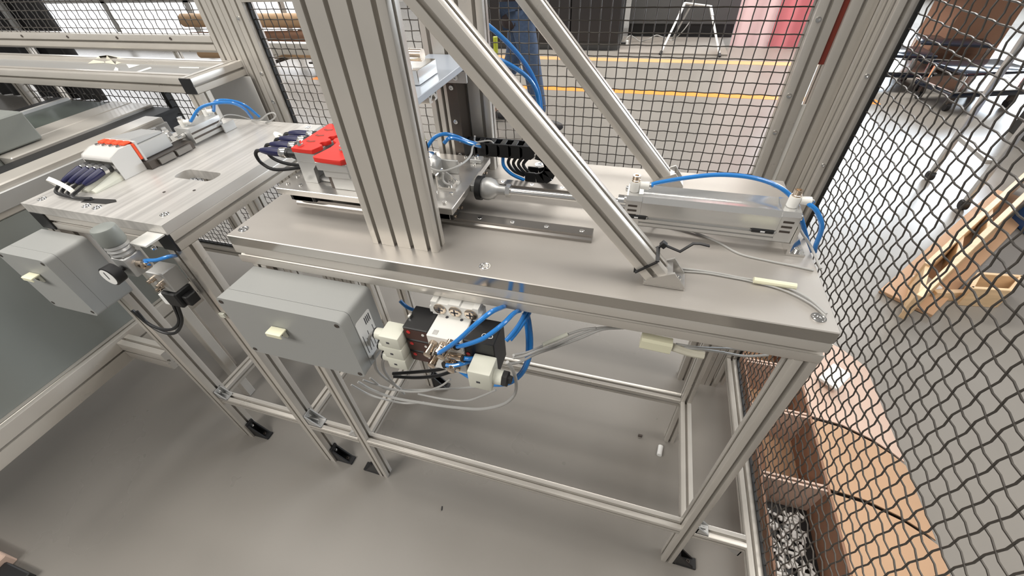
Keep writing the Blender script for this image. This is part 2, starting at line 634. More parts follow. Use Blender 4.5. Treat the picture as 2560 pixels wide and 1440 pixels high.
# shiny clamp block and its shaft on the cross plate
cb = MB().box(.300, .15, 1.1785, .352, .215, 1.199, .001).build('clamp_block', 'chrome', gan)
MB().cyl((.310, .175, 1.213), (.352, .175, 1.213), .0085, n=18).build('shaft', 'nickel', cb)
MB().box(.306, .165, 1.199, .313, .187, 1.226, .001).build('jaw', 'nickel', cb)
for x in (.312, .338):
    capscrew(MB(), (x, .156, 1.199), (0, 0, 1), .004, .004).build('block_screw', 'chrome', cb)
# slide unit standing on the front of the rear post
sl = MB()
for x0, x1 in ((.288, .298), (.303, .313), (.318, .326)):
    sl.box(x0, .296, H + .002, x1, .3295, 1.166, .0008)
sl.build('slide_profile', 'alu', gan)
sp = MB().box(.3275, .288, H + .002, .348, .3295, 1.158, .0008).build('slide_plate', 'dsteel', gan)
for z in (1.135, 1.075, 1.01):
    capscrew(MB(), (.338, .288, z), (0, -1, 0), .0042, .003).build('slide_screw', 'chrome', sp)
br = MB().box(.310, .284, 1.160, .372, .3295, 1.1642, .0006).box(.310, .2795, 1.145, .372, .2838, 1.1642, .0006).build('slide_bracket', 'cast', gan)
for x in (.322, .352):
    capscrew(MB(), (x, .2795, 1.155), (0, -1, 0), .0052, .003).build('bracket_screw', 'chrome', br)
MB().tube([(0.2665, 0.2800, 1.0795), (0.2680, 0.2800, 1.0552), (0.2700, 0.2800, 1.0315)], .0022, 6).build('earth_sleeve', 'yellow', gan)

# ------------------------------------------------------------------ linear rails and carriage
RY1, RY2 = .1275, .258
for y, lab in ((RY1, 'steel guide rail along the front of the bench plate, screws in its top'), (RY2, 'steel guide rail farther back, running under the pneumatic cylinder')):
    r = T('guide_rail', lab, 'rail', (.34, y, H), 'guide rails under the carriage')
    s = [(-.01, 0), (.01, 0), (.01, .005), (.0075, .008), (.0075, .010), (.01, .012), (.01, .0152), (-.01, .0152), (-.01, .012), (-.0075, .010), (-.0075, .008), (-.01, .005)]
    MB().sweep([(a, b) for a, b in s], (.06, y, H), (.625, y, H), (0, 1, 0)).build('rail_bar', 'steel', r)
    for k in range(10):
        x = .085 + k * .058
        MB().lathe((x, y, H + .0152), (x, y, 1), [(0, .0042), (.0004, .0036), (.0004, .002), (0, 1e-5)], 10).build('rail_screw', 'chrome', r)

CZ0, CZ1 = 1.0, 1.012
car = T('sliding_carriage', 'machined carriage plate on four bearing blocks beside the gantry post', 'carriage', (.229, .187, .977))
MB().box(.056, .091, CZ0, .402, .283, CZ1, .001).build('carriage_plate', 'carr', car)
for x in (.063, .338):
    for y in (RY1, RY2):
        m = MB().box(x + .006, y - .0195, H + .0165, x + .049, y - .0108, CZ0 - .0002, .0008).box(x + .006, y + .0108, H + .0165, x + .049, y + .0195, CZ0 - .0002, .0008).box(x + .006, y - .0195, H + .0168, x + .049, y + .0195, CZ0 - .0002, .0008)
        b = m.build('bearing_block', 'cast', car)
        for xx in (x, x + .0492):
            MB().box(xx, y - .019, H + .017, xx + .0058, y + .019, CZ0 - .001, .0006).build('end_seal', 'blackr', b)
        if x > .2:
            for dy, dz in ((-.014, .022), (.014, .022), (0, .030), (-.012, .032)):
                capscrew(MB(), (x + .055, y + dy, H + dz), (1, 0, 0), .0026, .004).build('seal_screw', 'nickel', b)
for cx in (.085, .368):
    for cy in (RY1 - .006, RY2 + .004):
        for dx, dy in ((-.014, -.014), (.014, -.014), (-.014, .014), (.014, .014)):
            capscrew(MB(), (cx + dx, cy + dy, CZ1), (0, 0, 1), .0037, .0026).build('plate_screw', 'chrome', car)
# chrome angle plate standing on the carriage, and the hard stop block
ab = MB().prism([(.350, CZ1 + .0002), (.384, CZ1 + .0002), (.384, CZ1 + .003), (.353, CZ1 + .003), (.353, CZ1 + .024), (.350, CZ1 + .024)], 'xz', .150, .178).build('angle_plate', 'chrome', car)
MB().prism([(.353, CZ1 + .003), (.378, CZ1 + .003), (.353, CZ1 + .022)], 'xz', .1755, .178).build('gusset', 'chrome', ab)
capscrew(MB(), (.369, .163, CZ1 + .003), (0, 0, 1), .004, .006).build('angle_screw', 'chrome', ab)
sb = MB().box(.372, .252, CZ1 + .0002, .394, .27, CZ1 + .008, .001).build('stop_block', 'cast', car)
capscrew(MB(), (.383, .261, CZ1 + .008), (0, 0, 1), .0052, .004).build('stop_screw', 'chrome', sb)
MB().box(.4022, .172, .998, .412, .19, 1.012, .001).build('rod_bracket', 'cast', car)

# test fixture with red covers, standing on the carriage
fx = T('plug_fixture', 'silver plug fixture with two red covers on the sliding carriage', 'fixture', (.15, .16, CZ1))
m = MB().box(.100, .1205, 1.052, .142, .232, 1.0698, .0008)
m.prism([(.098, CZ1 + .0002), (.126, CZ1 + .0002), (.128, 1.04), (.140, 1.052), (.100, 1.052)], 'xz', .122, .130)
m.box(.100, .13, CZ1 + .0002, .112, .23, 1.052, .0005)
m.build('riser', 'cast', fx)
MB().box(.128, .128, CZ1 + .0002, .166, .152, CZ1 + .008, .004, seg=2).build('cable_lug', 'cast', fx)
MB().cyl((.140, .140, CZ1 + .0081), (.140, .140, CZ1 + .0086), .004, n=14).build('lug_hole', 'black', fx)
wav = [(.099, .1195), (.142, .1185)]
for k in range(4):
    y0 = .130 + k * .025
    wav += [(.146, y0), (.149, y0 + .008), (.146, y0 + .013), (.138, y0 + .016), (.138, y0 + .022)]
wav += [(.144, .232), (.099, .232)]
rc = MB().prism(wav, 'xy', 1.0700, 1.0775, .0006).build('red_cover', 'red', fx)
for y in (.150, .176, .202):
    m = MB()
    m.prism([(.108, y), (.116, y - .003), (.126, y + .001), (.124, y + .005), (.115, y + .002), (.109, y + .005)], 'xy', 1.0774, 1.0779)
    m.build('cover_slot', 'redd', rc)
rc2 = MB().prism([(.157, .101), (.160, .098), (.214, .094), (.221, .104), (.222, .165), (.172, .182), (.158, .182), (.150, .174), (.152, .165), (.164, .158), (.166, .140)], 'xy', 1.0670, 1.0760, .0008).build('red_cover', 'red', fx)
MB().box(.158, .099, 1.0520, .219, .20, 1.0668, .0008).build('jaw_block', 'cast', fx)
MB().box(.164, .104, 1.0380, .214, .20, 1.0518, .0006).build('spacer_block', 'cast', fx)
MB().box(.170, .110, CZ1 + .0002, .219, .25, 1.0378, .0008).build('gripper_body', 'cast', fx)
MB().box(.1625, .112, CZ1 + .0002, .1698, .25, 1.050, .0005).build('gripper_side', 'dsteel', fx)
for p in ((.112, .130, 1.0778), (.198, .128, 1.0762), (.117, .226, 1.0778)):
    m = MB().lathe(p, (p[0], p[1], 2), [(0, .0058), (.0035, .0058), (.0042, .005)], 6)
    m.lathe((p[0], p[1], p[2] + .004), (p[0], p[1], 2), [(0, .0038), (.006, .0036), (.0065, .003)], 12)
    m.build('cover_nut', 'chrome', fx)
for k in range(3):
    y = .146 + k * .025
    MB().cyl((.1475, y + .012, 1.058), (.1575, y + .012, 1.058), .007, n=12).build('contact_plunger', 'dsteel', fx)
    MB().sphere((.152, y + .012, 1.0655), .0028, 8).build('contact_tip', 'chrome', fx)
# cable plugs leaving the fixture to the left
for k in range(4):
    y = .134 + k * .0265
    q = T('cable_plug', ['navy sleeved cable plug nearest the red cover edge, black cable below', 'navy cable plug second from the front of the red fixture',
                         'navy cable plug third from the front, white tie beside it', 'navy cable plug at the back of the red fixture'][k], 'plug', (.06, y, 1.055), 'navy plugs of the red fixture')
    z = 1.060
    MB().lathe((.0985, y, z), (0, y, z), [(0, .0065), (.012, .0075), (.020, .0075), (.021, .0085), (.026, .0085)], 14).build('plug_body', 'black', q)
    MB().lathe((.0724, y, z), (0, y, z), [(0, .0088), (.002, .0092), (.012, .0092), (.014, .0085)], 18).build('knurled_ring', 'chrome', q)
    MB().lathe((.058, y, z), (0, y, z), [(0, .0082), (.022, .0078), (.034, .0062), (.044, .0042)], 14).build('sleeve', 'navy', q)
    e = .0138
    MB().tube([(e, y, z), (e - .012, y, z - .003), (e - .020, y + .002, z - .014), (e - .016, y + .004, z - .030), (e + .01, y + .006, z - .040), (e + .06, .17, z - .043)], .0032, 8).build('cable', 'black', q)
o = MB().tube([(.004, .215, 1.045), (-.006, .208, 1.058), (-.003, .196, 1.064), (.006, .19, 1.058)], .0045, 4, flat=.0012).thing('cable_tie', 'white', 'white cable tie strap round the navy plugs', 'cable tie')

# compact guided cylinder on the carriage, behind the wide post
gc = T('compact_cylinder', 'short shiny guided cylinder lying on the carriage plate', 'cylinder', (.315, .2, CZ1))
MB().box(.285, .172, CZ1 + .0002, .326, .214, CZ1 + .036, .001).build('cylinder_body', 'chrome', gc)
for z in (CZ1 + .009, CZ1 + .022):
    MB().box(.2849, .1712, z, .322, .1719, z + .004).build('sensor_slot', 'dsteel', gc)
MB().lathe((.3262, .193, CZ1 + .020), (1, .193, CZ1 + .02), [(0, .018), (.006, .018), (.008, .016), (.012, .015)], 8, .39).build('end_cap', 'cast', gc)
MB().box(.300, .200, CZ1 + .0362, .312, .213, CZ1 + .056, .001).build('fitting_body', 'nickel', gc)
MB().lathe((.306, .1995, CZ1 + .048), (.306, 0, CZ1 + .048), [(0, .0055), (.004, .0055), (.005, .0048)], 14).build('fitting_screw', 'chrome', gc)
MB().box(.329, .205, CZ1 + .0002, .368, .2085, CZ1 + .026, .0006).build('guard_strip', 'cast', gc)

# ------------------------------------------------------------------ drag chain
CY0, CY1 = .284, .312
dc = T('drag_chain', 'black plastic cable drag chain looped behind the carriage', 'cable carrier', (.48, .298, H))
for k in range(6):
    x = .352 + k * .0225
    m = MB()
    for y in (CY0, CY1 - .004):
        m.prism([(x - .003, 1.0135), (x + .018, 1.0135), (x + .0245, 1.019), (x + .0245, 1.034), (x + .018, 1.0385), (x - .003, 1.0385)], 'xz', y, y + .004)
    m.box(x + .002, CY0 + .004, 1.035, x + .0125, CY1 - .004, 1.0385, .0006)
    m.box(x + .002, CY0 + .004, 1.0135, x + .0125, CY1 - .004, 1.016, .0004)
    m.build('chain_link', 'black', dc)
cxc, czc, R = .4945, H + .0385, .0255
for k in range(7):
    a = PI / 2 - (k + .5) * PI / 7
    mt = Matrix.Translation((cxc, 0, czc)) @ Matrix.Rotation(-a + PI / 2, 4, 'Y')
    m = MB()
    for y in (CY0, CY1 - .004):
        m.box(-.0075, y, R - .012, .0075, y + .004, R + .0125, .0006, mt)
    m.box(-.004, CY0 + .004, R + .008, .004, CY1 - .004, R + .012, .0003, mt)
    m.build('chain_link', 'black', dc)
for k in range(1):
    x = .470 + k * .0215
    m = MB()
    for y in (CY0, CY1 - .004):
        m.box(x, y, H + .0004, x + .021, y + .004, H + .025, .0006)
    m.box(x + .003, CY0 + .004, H + .0004, x + .016, CY1 - .004, H + .003, .0004)
    m.build('chain_link', 'black', dc)
for k in range(4):
    MB().tube([(.440 + k * .012, .289 + .003 * k, 1.013), (.436 + k * .010, .29, 1.0), (.446 + k * .010, .292, .984), (.466 + k * .006, .296, .974)], .0032, 6).build('cable', 'blackr', dc)

# ------------------------------------------------------------------ pneumatic cylinder
YA, YB, ZA, ZB = .155, .205, .978, 1.030
yc, zc = (YA + YB) / 2, (ZA + ZB) / 2
cy = T('pneumatic_cylinder', 'long silver profile cylinder at the right end of the bench', 'cylinder', (.79, yc, H))
# profile tube with rounded shoulders and two sensor grooves on the front
tp = [(-.021, -.026), (.021, -.026), (.025, -.022), (.025, .016), (.019, .026), (.006, .0225), (-.006, .0225), (-.019, .026), (-.025, .018), (-.025, -.004), (-.0215, -.0045), (-.0215, -.0095), (-.025, -.010), (-.025, -.0148), (-.0228, -.0153), (-.0228, -.0168), (-.025, -.0173), (-.025, -.022)]
MB().sweep(tp, (.692, yc, zc), (.884, yc, zc), (0, 1, 0)).build('profile_tube', 'cyl', cy)
ec = [(-.021, -.026), (.021, -.026), (.025, -.022), (.025, .020), (.020, .026), (-.020, .026), (-.025, .020), (-.025, -.022)]
for x0, x1 in ((.668, .6918), (.8842, .908)):
    c = MB().sweep(ec, (x0, yc, zc), (x1, yc, zc), (0, 1, 0)).build('end_cap', 'cyl', cy)
    for zz in (ZA + .008, ZB - .009):
        for yy in (YA + .008, YB - .008):
            xx, nx = (x0, -1) if x0 < .7 else (x1, 1)
            capscrew(MB(), (xx, yy, zz), (nx, 0, 0), .0045, .0035).build('tie_rod_nut', 'chrome', c)
    for k in range(3):
        MB().box(x0 + .004, YA - .0006, ZA + .036 - k * .008, x1 - .006, YA - .0001, ZA + .039 - k * .008).build('cap_groove', 'dsteel', c)
MB().cyl((.6678, yc, zc), (.655, yc, zc), .013, n=20).build('rod_collar', 'chrome', cy)
rod = MB().cyl((.6548, yc, zc), (.452, yc, zc), .0062, n=16).build('piston_rod', 'chrome', cy)
MB().cyl((.474, yc, zc), (.466, yc, zc), .0115, n=6).build('lock_nut', 'chrome', rod)
MB().lathe((.4655, yc, zc), (.3, yc, zc), [(0, .008), (.012, .0082), (.016, .0105), (.021, .0165), (.030, .0195), (.038, .0195), (.043, .0165)], 20).build('coupling', 'cast', rod)
MB().cyl((.4222, yc, zc), (.4132, yc, zc), .021, n=20).build('coupling_flange', 'black', rod)
fb = MB().prism([(.9085, H + .0002), (.934, H + .0002), (.934, H + .004), (.9145, H + .004), (.9125, H + .006), (.9125, zc + .006), (.9085, zc + .006)], 'xz', YA - .004, YB + .004).build('foot_bracket', 'chrome', cy)
for y in (YA + .006, YB - .006):
    capscrew(MB(), (.925, y, H + .004), (0, 0, 1), .0048, .004).build('foot_screw', 'chrome', fb)
for y in (YA + .008, YB - .008):
    capscrew(MB(), (.9125, y, ZA + .01), (1, 0, 0), .0045, .004).build('foot_screw', 'chrome', fb)
fb2 = MB().box(.642, YA + .002, H + .0002, .667, YB - .002, H + .004, .0006).box(.6632, YA + .002, H + .004, .667, YB - .002, ZA + .02, .0006).build('foot_bracket', 'dsteel', cy)
for x, nm in ((.678, 'left'), (.897, 'right')):
    f = MB().lathe((x, yc - .004, ZB), (x, yc - .004, 2), [(0, .0068), (.001, .0078), (.0155, .0078), (.017, .007)], 18).build('elbow_fitting', 'white', cy)
    MB().lathe((x + .007, yc - .004, ZB + .0105), (1, yc - .004, ZB + .0105), [(0, .0055), (.010, .0062), (.013, .0062), (.0135, .0052)], 16).build('elbow_arm', 'white', f)
    MB().lathe((x + .0206, yc - .004, ZB + .0105), (1, yc - .004, ZB + .0105), [(0, .0042), (.0022, .0042)], 14).build('release_ring', 'chrome', f)
    m = MB().lathe((x, yc - .004, ZB + .0171), (x, yc - .004, 2), [(0, .0066), (.002, .0066), (.0025, .0058), (.009, .0058), (.009, .0032), (.006, .0032), (.006, 1e-5)], 12)
    m.build('throttle_screw', 'nickel', f)
for x in (.672, .852):
    s = MB().box(x, YA - .0022, zc - .0100, x + .03, YA + .0012, zc - .0042, .0008).build('reed_sensor', 'black', cy)
    MB().box(x + .012, YA - .0026, zc - .0082, x + .018, YA - .0022, zc - .0060).build('sensor_mark', 'wht', s)
MB().box(.6905, YB - .012, ZB - .0035, .702, YB - .002, ZB - .0015).build('type_plate', 'brown', cy)

# ------------------------------------------------------------------ hoses and cables on the bench
def hose(pts, label, r=.0033, group='blue pneumatic hoses', m='blue', name='air_hose', cat='hose'):
    return MB().tube(pts, r, 10, 6).thing(name, m, label, cat, group)


hose([(.7010, .176, 1.0405), (0.7076, 0.1800, 1.0439), (0.7519, 0.1900, 1.0527), (0.7961, 0.2000, 1.0567), (0.8409, 0.2050, 1.0542), (0.8813, 0.2120, 1.0405), (0.9096, 0.2120, 1.0210), (0.9253, 0.2000, 0.9990), (0.9497, 0.2050, 0.9588), (0.9687, 0.2200, 0.9289)], 'blue hose arching above the silver cylinder between its two white elbows')
hose([(.9200, .176, 1.0405), (0.9147, 0.1720, 1.0388), (0.9253, 0.1680, 1.0322), (0.9376, 0.1650, 1.0160), (0.9436, 0.1650, 0.9999), (0.9477, 0.1680, 0.9757), (0.9525, 0.1720, 0.9602)], 'short blue hose curling down off the right end of the cylinder')
hose([(0.3029, 0.2250, 1.0496), (0.3174, 0.2300, 1.0657), (0.3359, 0.2350, 1.0723), (0.3540, 0.2450, 1.0652), (0.3692, 0.2700, 1.0455), (0.3847, 0.2900, 1.0321), (0.4103, 0.2970, 1.0255)], 'blue hose arching from behind the wide post into the drag chain')
hose([(0.3535, 0.1950, 1.0735), (0.3614, 0.2000, 1.0804), (0.3628, 0.2250, 1.0696), (0.3684, 0.2620, 1.0465), (0.3852, 0.2880, 1.0298), (0.4099, 0.2930, 1.0248)], 'blue hose from the slotted fitting of the short guided cylinder')
hose([(.425, .292, 1.012), (.428, .285, .996), (.444, .282, .982), (.470, .281, .972)], 'blue hose hanging inside the loop of the drag chain')
hose([(0.3304, 0.4000, 1.2388), (0.3570, 0.4000, 1.2211), (0.3829, 0.4200, 1.1955), (0.4118, 0.4500, 1.1558), (0.4344, 0.4700, 1.1165), (0.4487, 0.4800, 1.0776), (0.4549, 0.4800, 1.0407), (0.4573, 0.4700, 1.0053)], 'thick blue hose drooping from the top behind the gantry', .0045)
hose([(0.3522, 0.4000, 1.1694), (0.3786, 0.4000, 1.1584), (0.4075, 0.4200, 1.1396), (0.4312, 0.4500, 1.1127), (0.4457, 0.4680, 1.0834), (0.4529, 0.4700, 1.0506), (0.4570, 0.4600, 1.0117)], 'lower blue hose joining the thick one behind the gantry brace', .0045)
MB().lathe((0.3244, 0.4000, 1.2508), (0.3291, 0.4000, 1.2400), [(0, .012), (.01, .014), (.018, .009)], 12).thing('hose_gland', 'black', 'black gland where the blue hose leaves the top of frame', 'gland')
cable = lambda pts, label, r=.0013, g='thin grey sensor cables': hose(pts, label, r, g, 'grey', 'sensor_cable', 'cable')
cable([(.7025, YA - .0006, zc - .007), (0.7198, 0.2017, 0.9720), (0.7529, 0.1938, 0.9660), (0.7960, 0.1745, 0.9635), (0.8187, 0.1598, 0.9635), (0.8453, 0.1377, 0.9635), (0.8823, 0.1295, 0.9635), (0.9131, 0.1253, 0.9635), (0.9397, 0.1205, 0.9635)], 'white sensor cable crossing the plate from the left end of the cylinder', .0016)
cable([(.8825, YA - .0006, zc - .007), (0.9194, 0.1872, 0.9900), (0.9294, 0.1733, 0.9850), (0.9399, 0.1672, 0.9750), (0.9474, 0.1482, 0.9660), (0.9500, 0.1265, 0.9635)], 'white sensor cable draped over the right end of the cylinder', .0018)
cable([(0.7498, 0.0800, 0.9645), (0.7814, 0.0833, 0.9640), (0.8136, 0.0827, 0.9640), (0.8396, 0.0799, 0.9640), (0.8651, 0.0790, 0.9640), (0.8944, 0.0740, 0.9640), (0.9201, 0.0566, 0.9640), (0.9358, 0.0304, 0.9638)], 'grey cable pair on the plate passing through the cream sleeve', .0016)
cable([(0.7539, 0.0750, 0.9640), (0.7921, 0.0794, 0.9640), (0.8238, 0.0779, 0.9640), (0.8570, 0.0744, 0.9640), (0.8930, 0.0654, 0.9640), (0.9205, 0.0466, 0.9640), (0.9340, 0.0263, 0.9638)], 'second grey cable lying beside the sleeved pair on the plate', .0013)
MB().tube([(0.8557, 0.0752, 0.9668), (0.8816, 0.0745, 0.9668), (0.9080, 0.0741, 0.9668)], .0045, 10, 3).thing('cable_sleeve', 'cream', 'cream sleeve tube round the cables on the bench plate', 'sleeve')
cable([(0.3124, 0.1720, 1.0487), (0.3330, 0.1680, 1.0392), (0.3560, 0.1660, 1.0364), (0.3767, 0.1800, 1.0390), (0.3834, 0.2100, 1.0374), (0.3819, 0.2400, 1.0365), (0.3748, 0.2700, 1.0383), (0.3829, 0.2850, 1.0364)], 'grey cable looping from the short cylinder to the drag chain', .0019)
cable([(0.3610, 0.1600, 1.0369), (0.3597, 0.1570, 1.0264), (0.3648, 0.1550, 1.0205), (0.3759, 0.1530, 1.0189)], 'grey cable stub bent down to the chrome angle plate', .0019)
cable([(0.3760, 0.2800, 1.0534), (0.3763, 0.2820, 1.0411), (0.4026, 0.2880, 1.0429), (0.4113, 0.2900, 1.0302)], 'grey wire standing up beside the drag chain entrance', .0016)

# cable tie round the foot of the front brace
tie = T('cable_tie', 'black cable tie cinched round the brace foot with a bent tail', 'cable tie', (.735, .035, .99))
pt = Vector((.7085, .0378 + .015, .9715)) + bn * .0155 + bd * .016
u2, v2 = bn, Vector((0, 1, 0))
lp = [pt + u2 * a + v2 * b for a, b in ((-.0172, -.0165), (.0172, -.0165), (.0172, .0165), (-.0172, .0165), (-.0172, -.0165))]
m = MB()
for a, b in zip(lp, lp[1:]):
    m.tube([a, b], .0024, flat=.0009, sub=1)
m.build('strap', 'black', tie)
hp = lp[2] + u2 * .008
m = MB().box(-.004, -.004, -.004, .004, .004, .004, .0006, Matrix.Translation(hp) @ Matrix.Rotation(.6, 4, 'Y'))
m.tube([lp[2] + u2 * .001, hp], .0024, flat=.0009, sub=1)
m.build('tie_head', 'black', tie)
MB().tube([tuple(hp), (0.7512, 0.0700, 1.0022), (0.7656, 0.0750, 1.0146), (0.7739, 0.0750, 1.0159), (0.7866, 0.0750, 1.0140)], .0023, 4, 1, flat=.0008).build('tail', 'black', tie)

# ------------------------------------------------------------------ grey enclosures under the benches


def label_holder(parent, x, y, z, cover=True):
    """ivory tag holder with a tilted cover, on a face looking to -y"""
    h = MB().box(x - .012, y - .004, z - .017, x + .012, y - .0002, z + .002, .0008).build('tag_holder', 'ivory', parent)
    c = MB().box(x - .0155, y - .016, z + .0005, x + .0155, y - .0005, z + .0035, .0006).box(x - .0155, y - .0175, z - .0055, x + .0155, y - .0155, z + .003, .0006)
    c.build('holder_cover', 'cream' if cover else 'white', h)
    MB().cyl((x + .001, y - .0041, z - .011), (x + .001, y - .0048, z - .011), .0026, n=12).build('holder_screw', 'print', h)
    MB().box(x - .0065, y - .0046, z - .0135, x - .0052, y - .0041, z - .0085).build('holder_mark', 'print', h)
    return h


BX0, BX1, BY0, BY1, BZ0, BZ1 = .0175, .268, -.088, .0, .752, .8965
en = T('terminal_box', 'grey terminal enclosure hanging below the machine bench front beam', 'enclosure', ((BX0 + BX1) / 2, -.044, BZ0))
round_box(MB(), BX0, BX1, BZ0, BZ1, BY0 + .0238, BY1 - .0006, .009).build('box_body', 'box', en)
lid = round_box(MB(), BX0, BX1, BZ0, BZ1, BY0, BY0 + .0232, .009).build('lid', 'box', en)
for x in (BX0 + .009, BX1 - .009):
    for z in (BZ0 + .009, BZ1 - .009):
        MB().lathe((x, BY0 - .0004, z), (x, -1, z), [(0, .0042), (.0006, .004), (.0002, .0034), (.0002, 1e-5)], 14).build('lid_screw', 'dsteel', lid)
MB().box(.052, .0, BZ0 + .02, .236, .0008, BZ0 + .1).build('mount_plate', 'cast', en)
label_holder(en, .128, BY0, .846)
st = MB().prism([(-.060, .775), (-.024, .775), (-.021, .778), (-.021, .862), (-.024, .865), (-.060, .865), (-.063, .862), (-.063, .778)], 'yz', BX1 + .0002, BX1 + .0006).build('type_sticker', 'paper', en)
for k in range(4):
    MB().box(BX1 + .0006, -.040 + k * .0042, .842, BX1 + .0009, -.0378 + k * .0042, .858).build('sticker_print', 'print', st)
for k in range(5):
    MB().box(BX1 + .0006, -.058 + k * .0075, .786, BX1 + .0009, -.0568 + k * .0075, .830 - (k % 2) * .012).build('sticker_print', 'print', st)
for y, z in ((-.052, .757), (-.030, .757)):
    MB().cyl((BX1 - .03, y, BZ0), (BX1 - .03, y, BZ0 - .014), .007, n=6).build('cable_gland', 'black', en)

LX = (-.552, -.409)
e2 = T('terminal_box', 'grey terminal enclosure hanging at the front of the side bench', 'enclosure', (-.468, -.044, .745))
round_box(MB(), LX[0], LX[1], .742, .898, -.066, -.0045, .010).build('box_body', 'box', e2)
lid = round_box(MB(), LX[0], LX[1], .742, .898, -.089, -.0664, .010).build('lid', 'box', e2)
label_holder(e2, -.484, -.089, .850)
for x in (LX[0] + .009, LX[1] - .009):
    for z in (.754, .889):
        MB().cyl((x, -.0894, z), (x, -.0898, z), .004, n=12).build('lid_screw', 'dsteel', lid)

# ------------------------------------------------------------------ filter regulator on the side bench
rx, ry = -.207, -.055
fr = T('pressure_regulator', 'grey knobbed pressure regulator with black dial gauge beside the left enclosure', 'regulator', (rx, ry, .86))
MB().lathe((rx, ry, .952), (rx, ry, 2), [(0, .019), (.004, .0205), (.030, .0195), (.032, .0185), (.034, .013)], 24).build('knob', 'boxd', fr)
MB().lathe((rx, ry, .951), (rx, ry, 0), [(0, .018), (.005, .0195), (.008, .0175), (.012, .0195), (.016, .0175), (.020, .019), (.024, .0175)], 24).build('ribbed_collar', 'cast', fr)
MB().box(rx - .017, ry - .016, .884, rx + .017, ry + .018, .926, .002).build('regulator_body', 'cast', fr)
g = MB().lathe((rx - .004, ry - .0165, .904), (rx - .004, -2, .904), [(0, .0055), (.008, .0055), (.009, .0185), (.026, .0195), (.027, .018)], 24).build('gauge', 'black', fr)
MB().cyl((rx - .004, ry - .0436, .904), (rx - .004, ry - .0442, .904), .0165, n=24).build('dial', 'paper', g)
MB().box(rx - .0048, ry - .0449, .900, rx - .0033, ry - .0443, .916).build('needle', 'print', g)
MB().lathe((rx + .0175, ry, .906), (1, ry, .906), [(0, .0065), (.008, .0065), (.009, .0085), (.016, .0085), (.017, .005), (.026, .005)], 12).build('port_fitting', 'nickel', fr)
MB().prism([(rx + .01, .940), (rx + .052, .940), (rx + .052, .943), (rx + .01, .943)], 'xz', ry + .012, -.0042).build('mount_angle', 'white', fr)
capscrew(MB(), (rx + .035, ry + .03, .9212), (0, 0, 1), .0055, .004).build('mount_screw', 'chrome', fr)
hose([(rx + .0437, ry, .906), (-0.1756, -0.0500, 0.9111), (-0.1495, -0.0450, 0.9138), (-0.1256, -0.0350, 0.9189), (-0.1759, 0.0000, 0.8844)], 'short blue hose from the pressure regulator towards the bench leg', .0036)

# solenoid valve on the side bench leg
sv = T('solenoid_valve', 'silver valve with black coil on the front leg of the side bench', 'valve', (-.215, -.02, .78))
MB().box(-.238, -.036, .812, -.192, -.0005, .862, .002).build('valve_body', 'cast', sv)
for x, z in ((-.224, .846), (-.206, .838), (-.219, .825)):
    MB().lathe((x, -.0362, z), (x, -1, z), [(0, .0055), (.008, .0055), (.009, .004), (.014, .004)], 12).build('brass_port', 'nickel', sv)
MB().box(-.232, -.042, .772, -.192, -.002, .8115, .003).build('coil', 'black', sv)
MB().box(-.192, -.034, .775, -.176, -.010, .800, .002).build('coil_plug', 'black', sv)
MB().box(-.247, -.040, .772, -.2324, -.024, .800, .0006).build('coil_tag', 'paper', sv)
for k in range(2):
    o = MB().tube([(-.34 - .014 * k, -.055, .742), (-.333, -.058, .71 - .004 * k), (-.30, -.060, .700 - .012 * k), (-.262, -.056, .705 - .012 * k), (-.238 + .008 * k, -.045, .728), (-.228 + .012 * k, -.038, .772)], .0034, 8).thing('valve_cable', 'black', ['upper black cable looping from the left enclosure to the silver valve coil', 'lower black cable looping from the left enclosure to the silver valve coil'][k], 'cable', 'black cables of the side bench valve')
MB().box(-.168, -.006, .716, -.154, -.0006, .728, .0006).thing('tag_clip', 'ivory', 'small ivory clip on the front leg of the side bench', 'clip')

# ------------------------------------------------------------------ valve island below the machine bench
vi = T('valve_island', 'three stacked solenoid valves with ivory plugs below the bench front beam', 'valve island', (.425, -.02, .78))
ep = [(.384, .8740), (.388, .8740), (.388, .8700), (.398, .8700), (.400, .8725), (.458, .8725), (.460, .8700), (.470, .8700), (.470, .8740), (.475, .8740), (.475, .8860), (.471, .8880), (.471, .8985), (.462, .8985), (.460, .8960), (.440, .8960), (.438, .8985), (.420, .8985), (.418, .8960), (.400, .8960), (.398, .8985), (.388, .8985), (.388, .8880), (.384, .8860)]
pl = MB().prism(ep, 'xz', -.010, .012).build('end_plate', 'white', vi)
for x in (.403, .430, .457):
    s = MB().lathe((x, -.0102, .8845), (x, -1, .8845), [(0, .0108), (.0016, .0108), (.003, .0092), (.0034, .006)], 20).build('plate_screw', 'nickel', pl)
    MB().box(x - .0065, -.0142, .8833, x + .0065, -.0133, .8857).box(x - .0012, -.0142, .878, x + .0012, -.0133, .891).build('cross_recess', 'print', s)
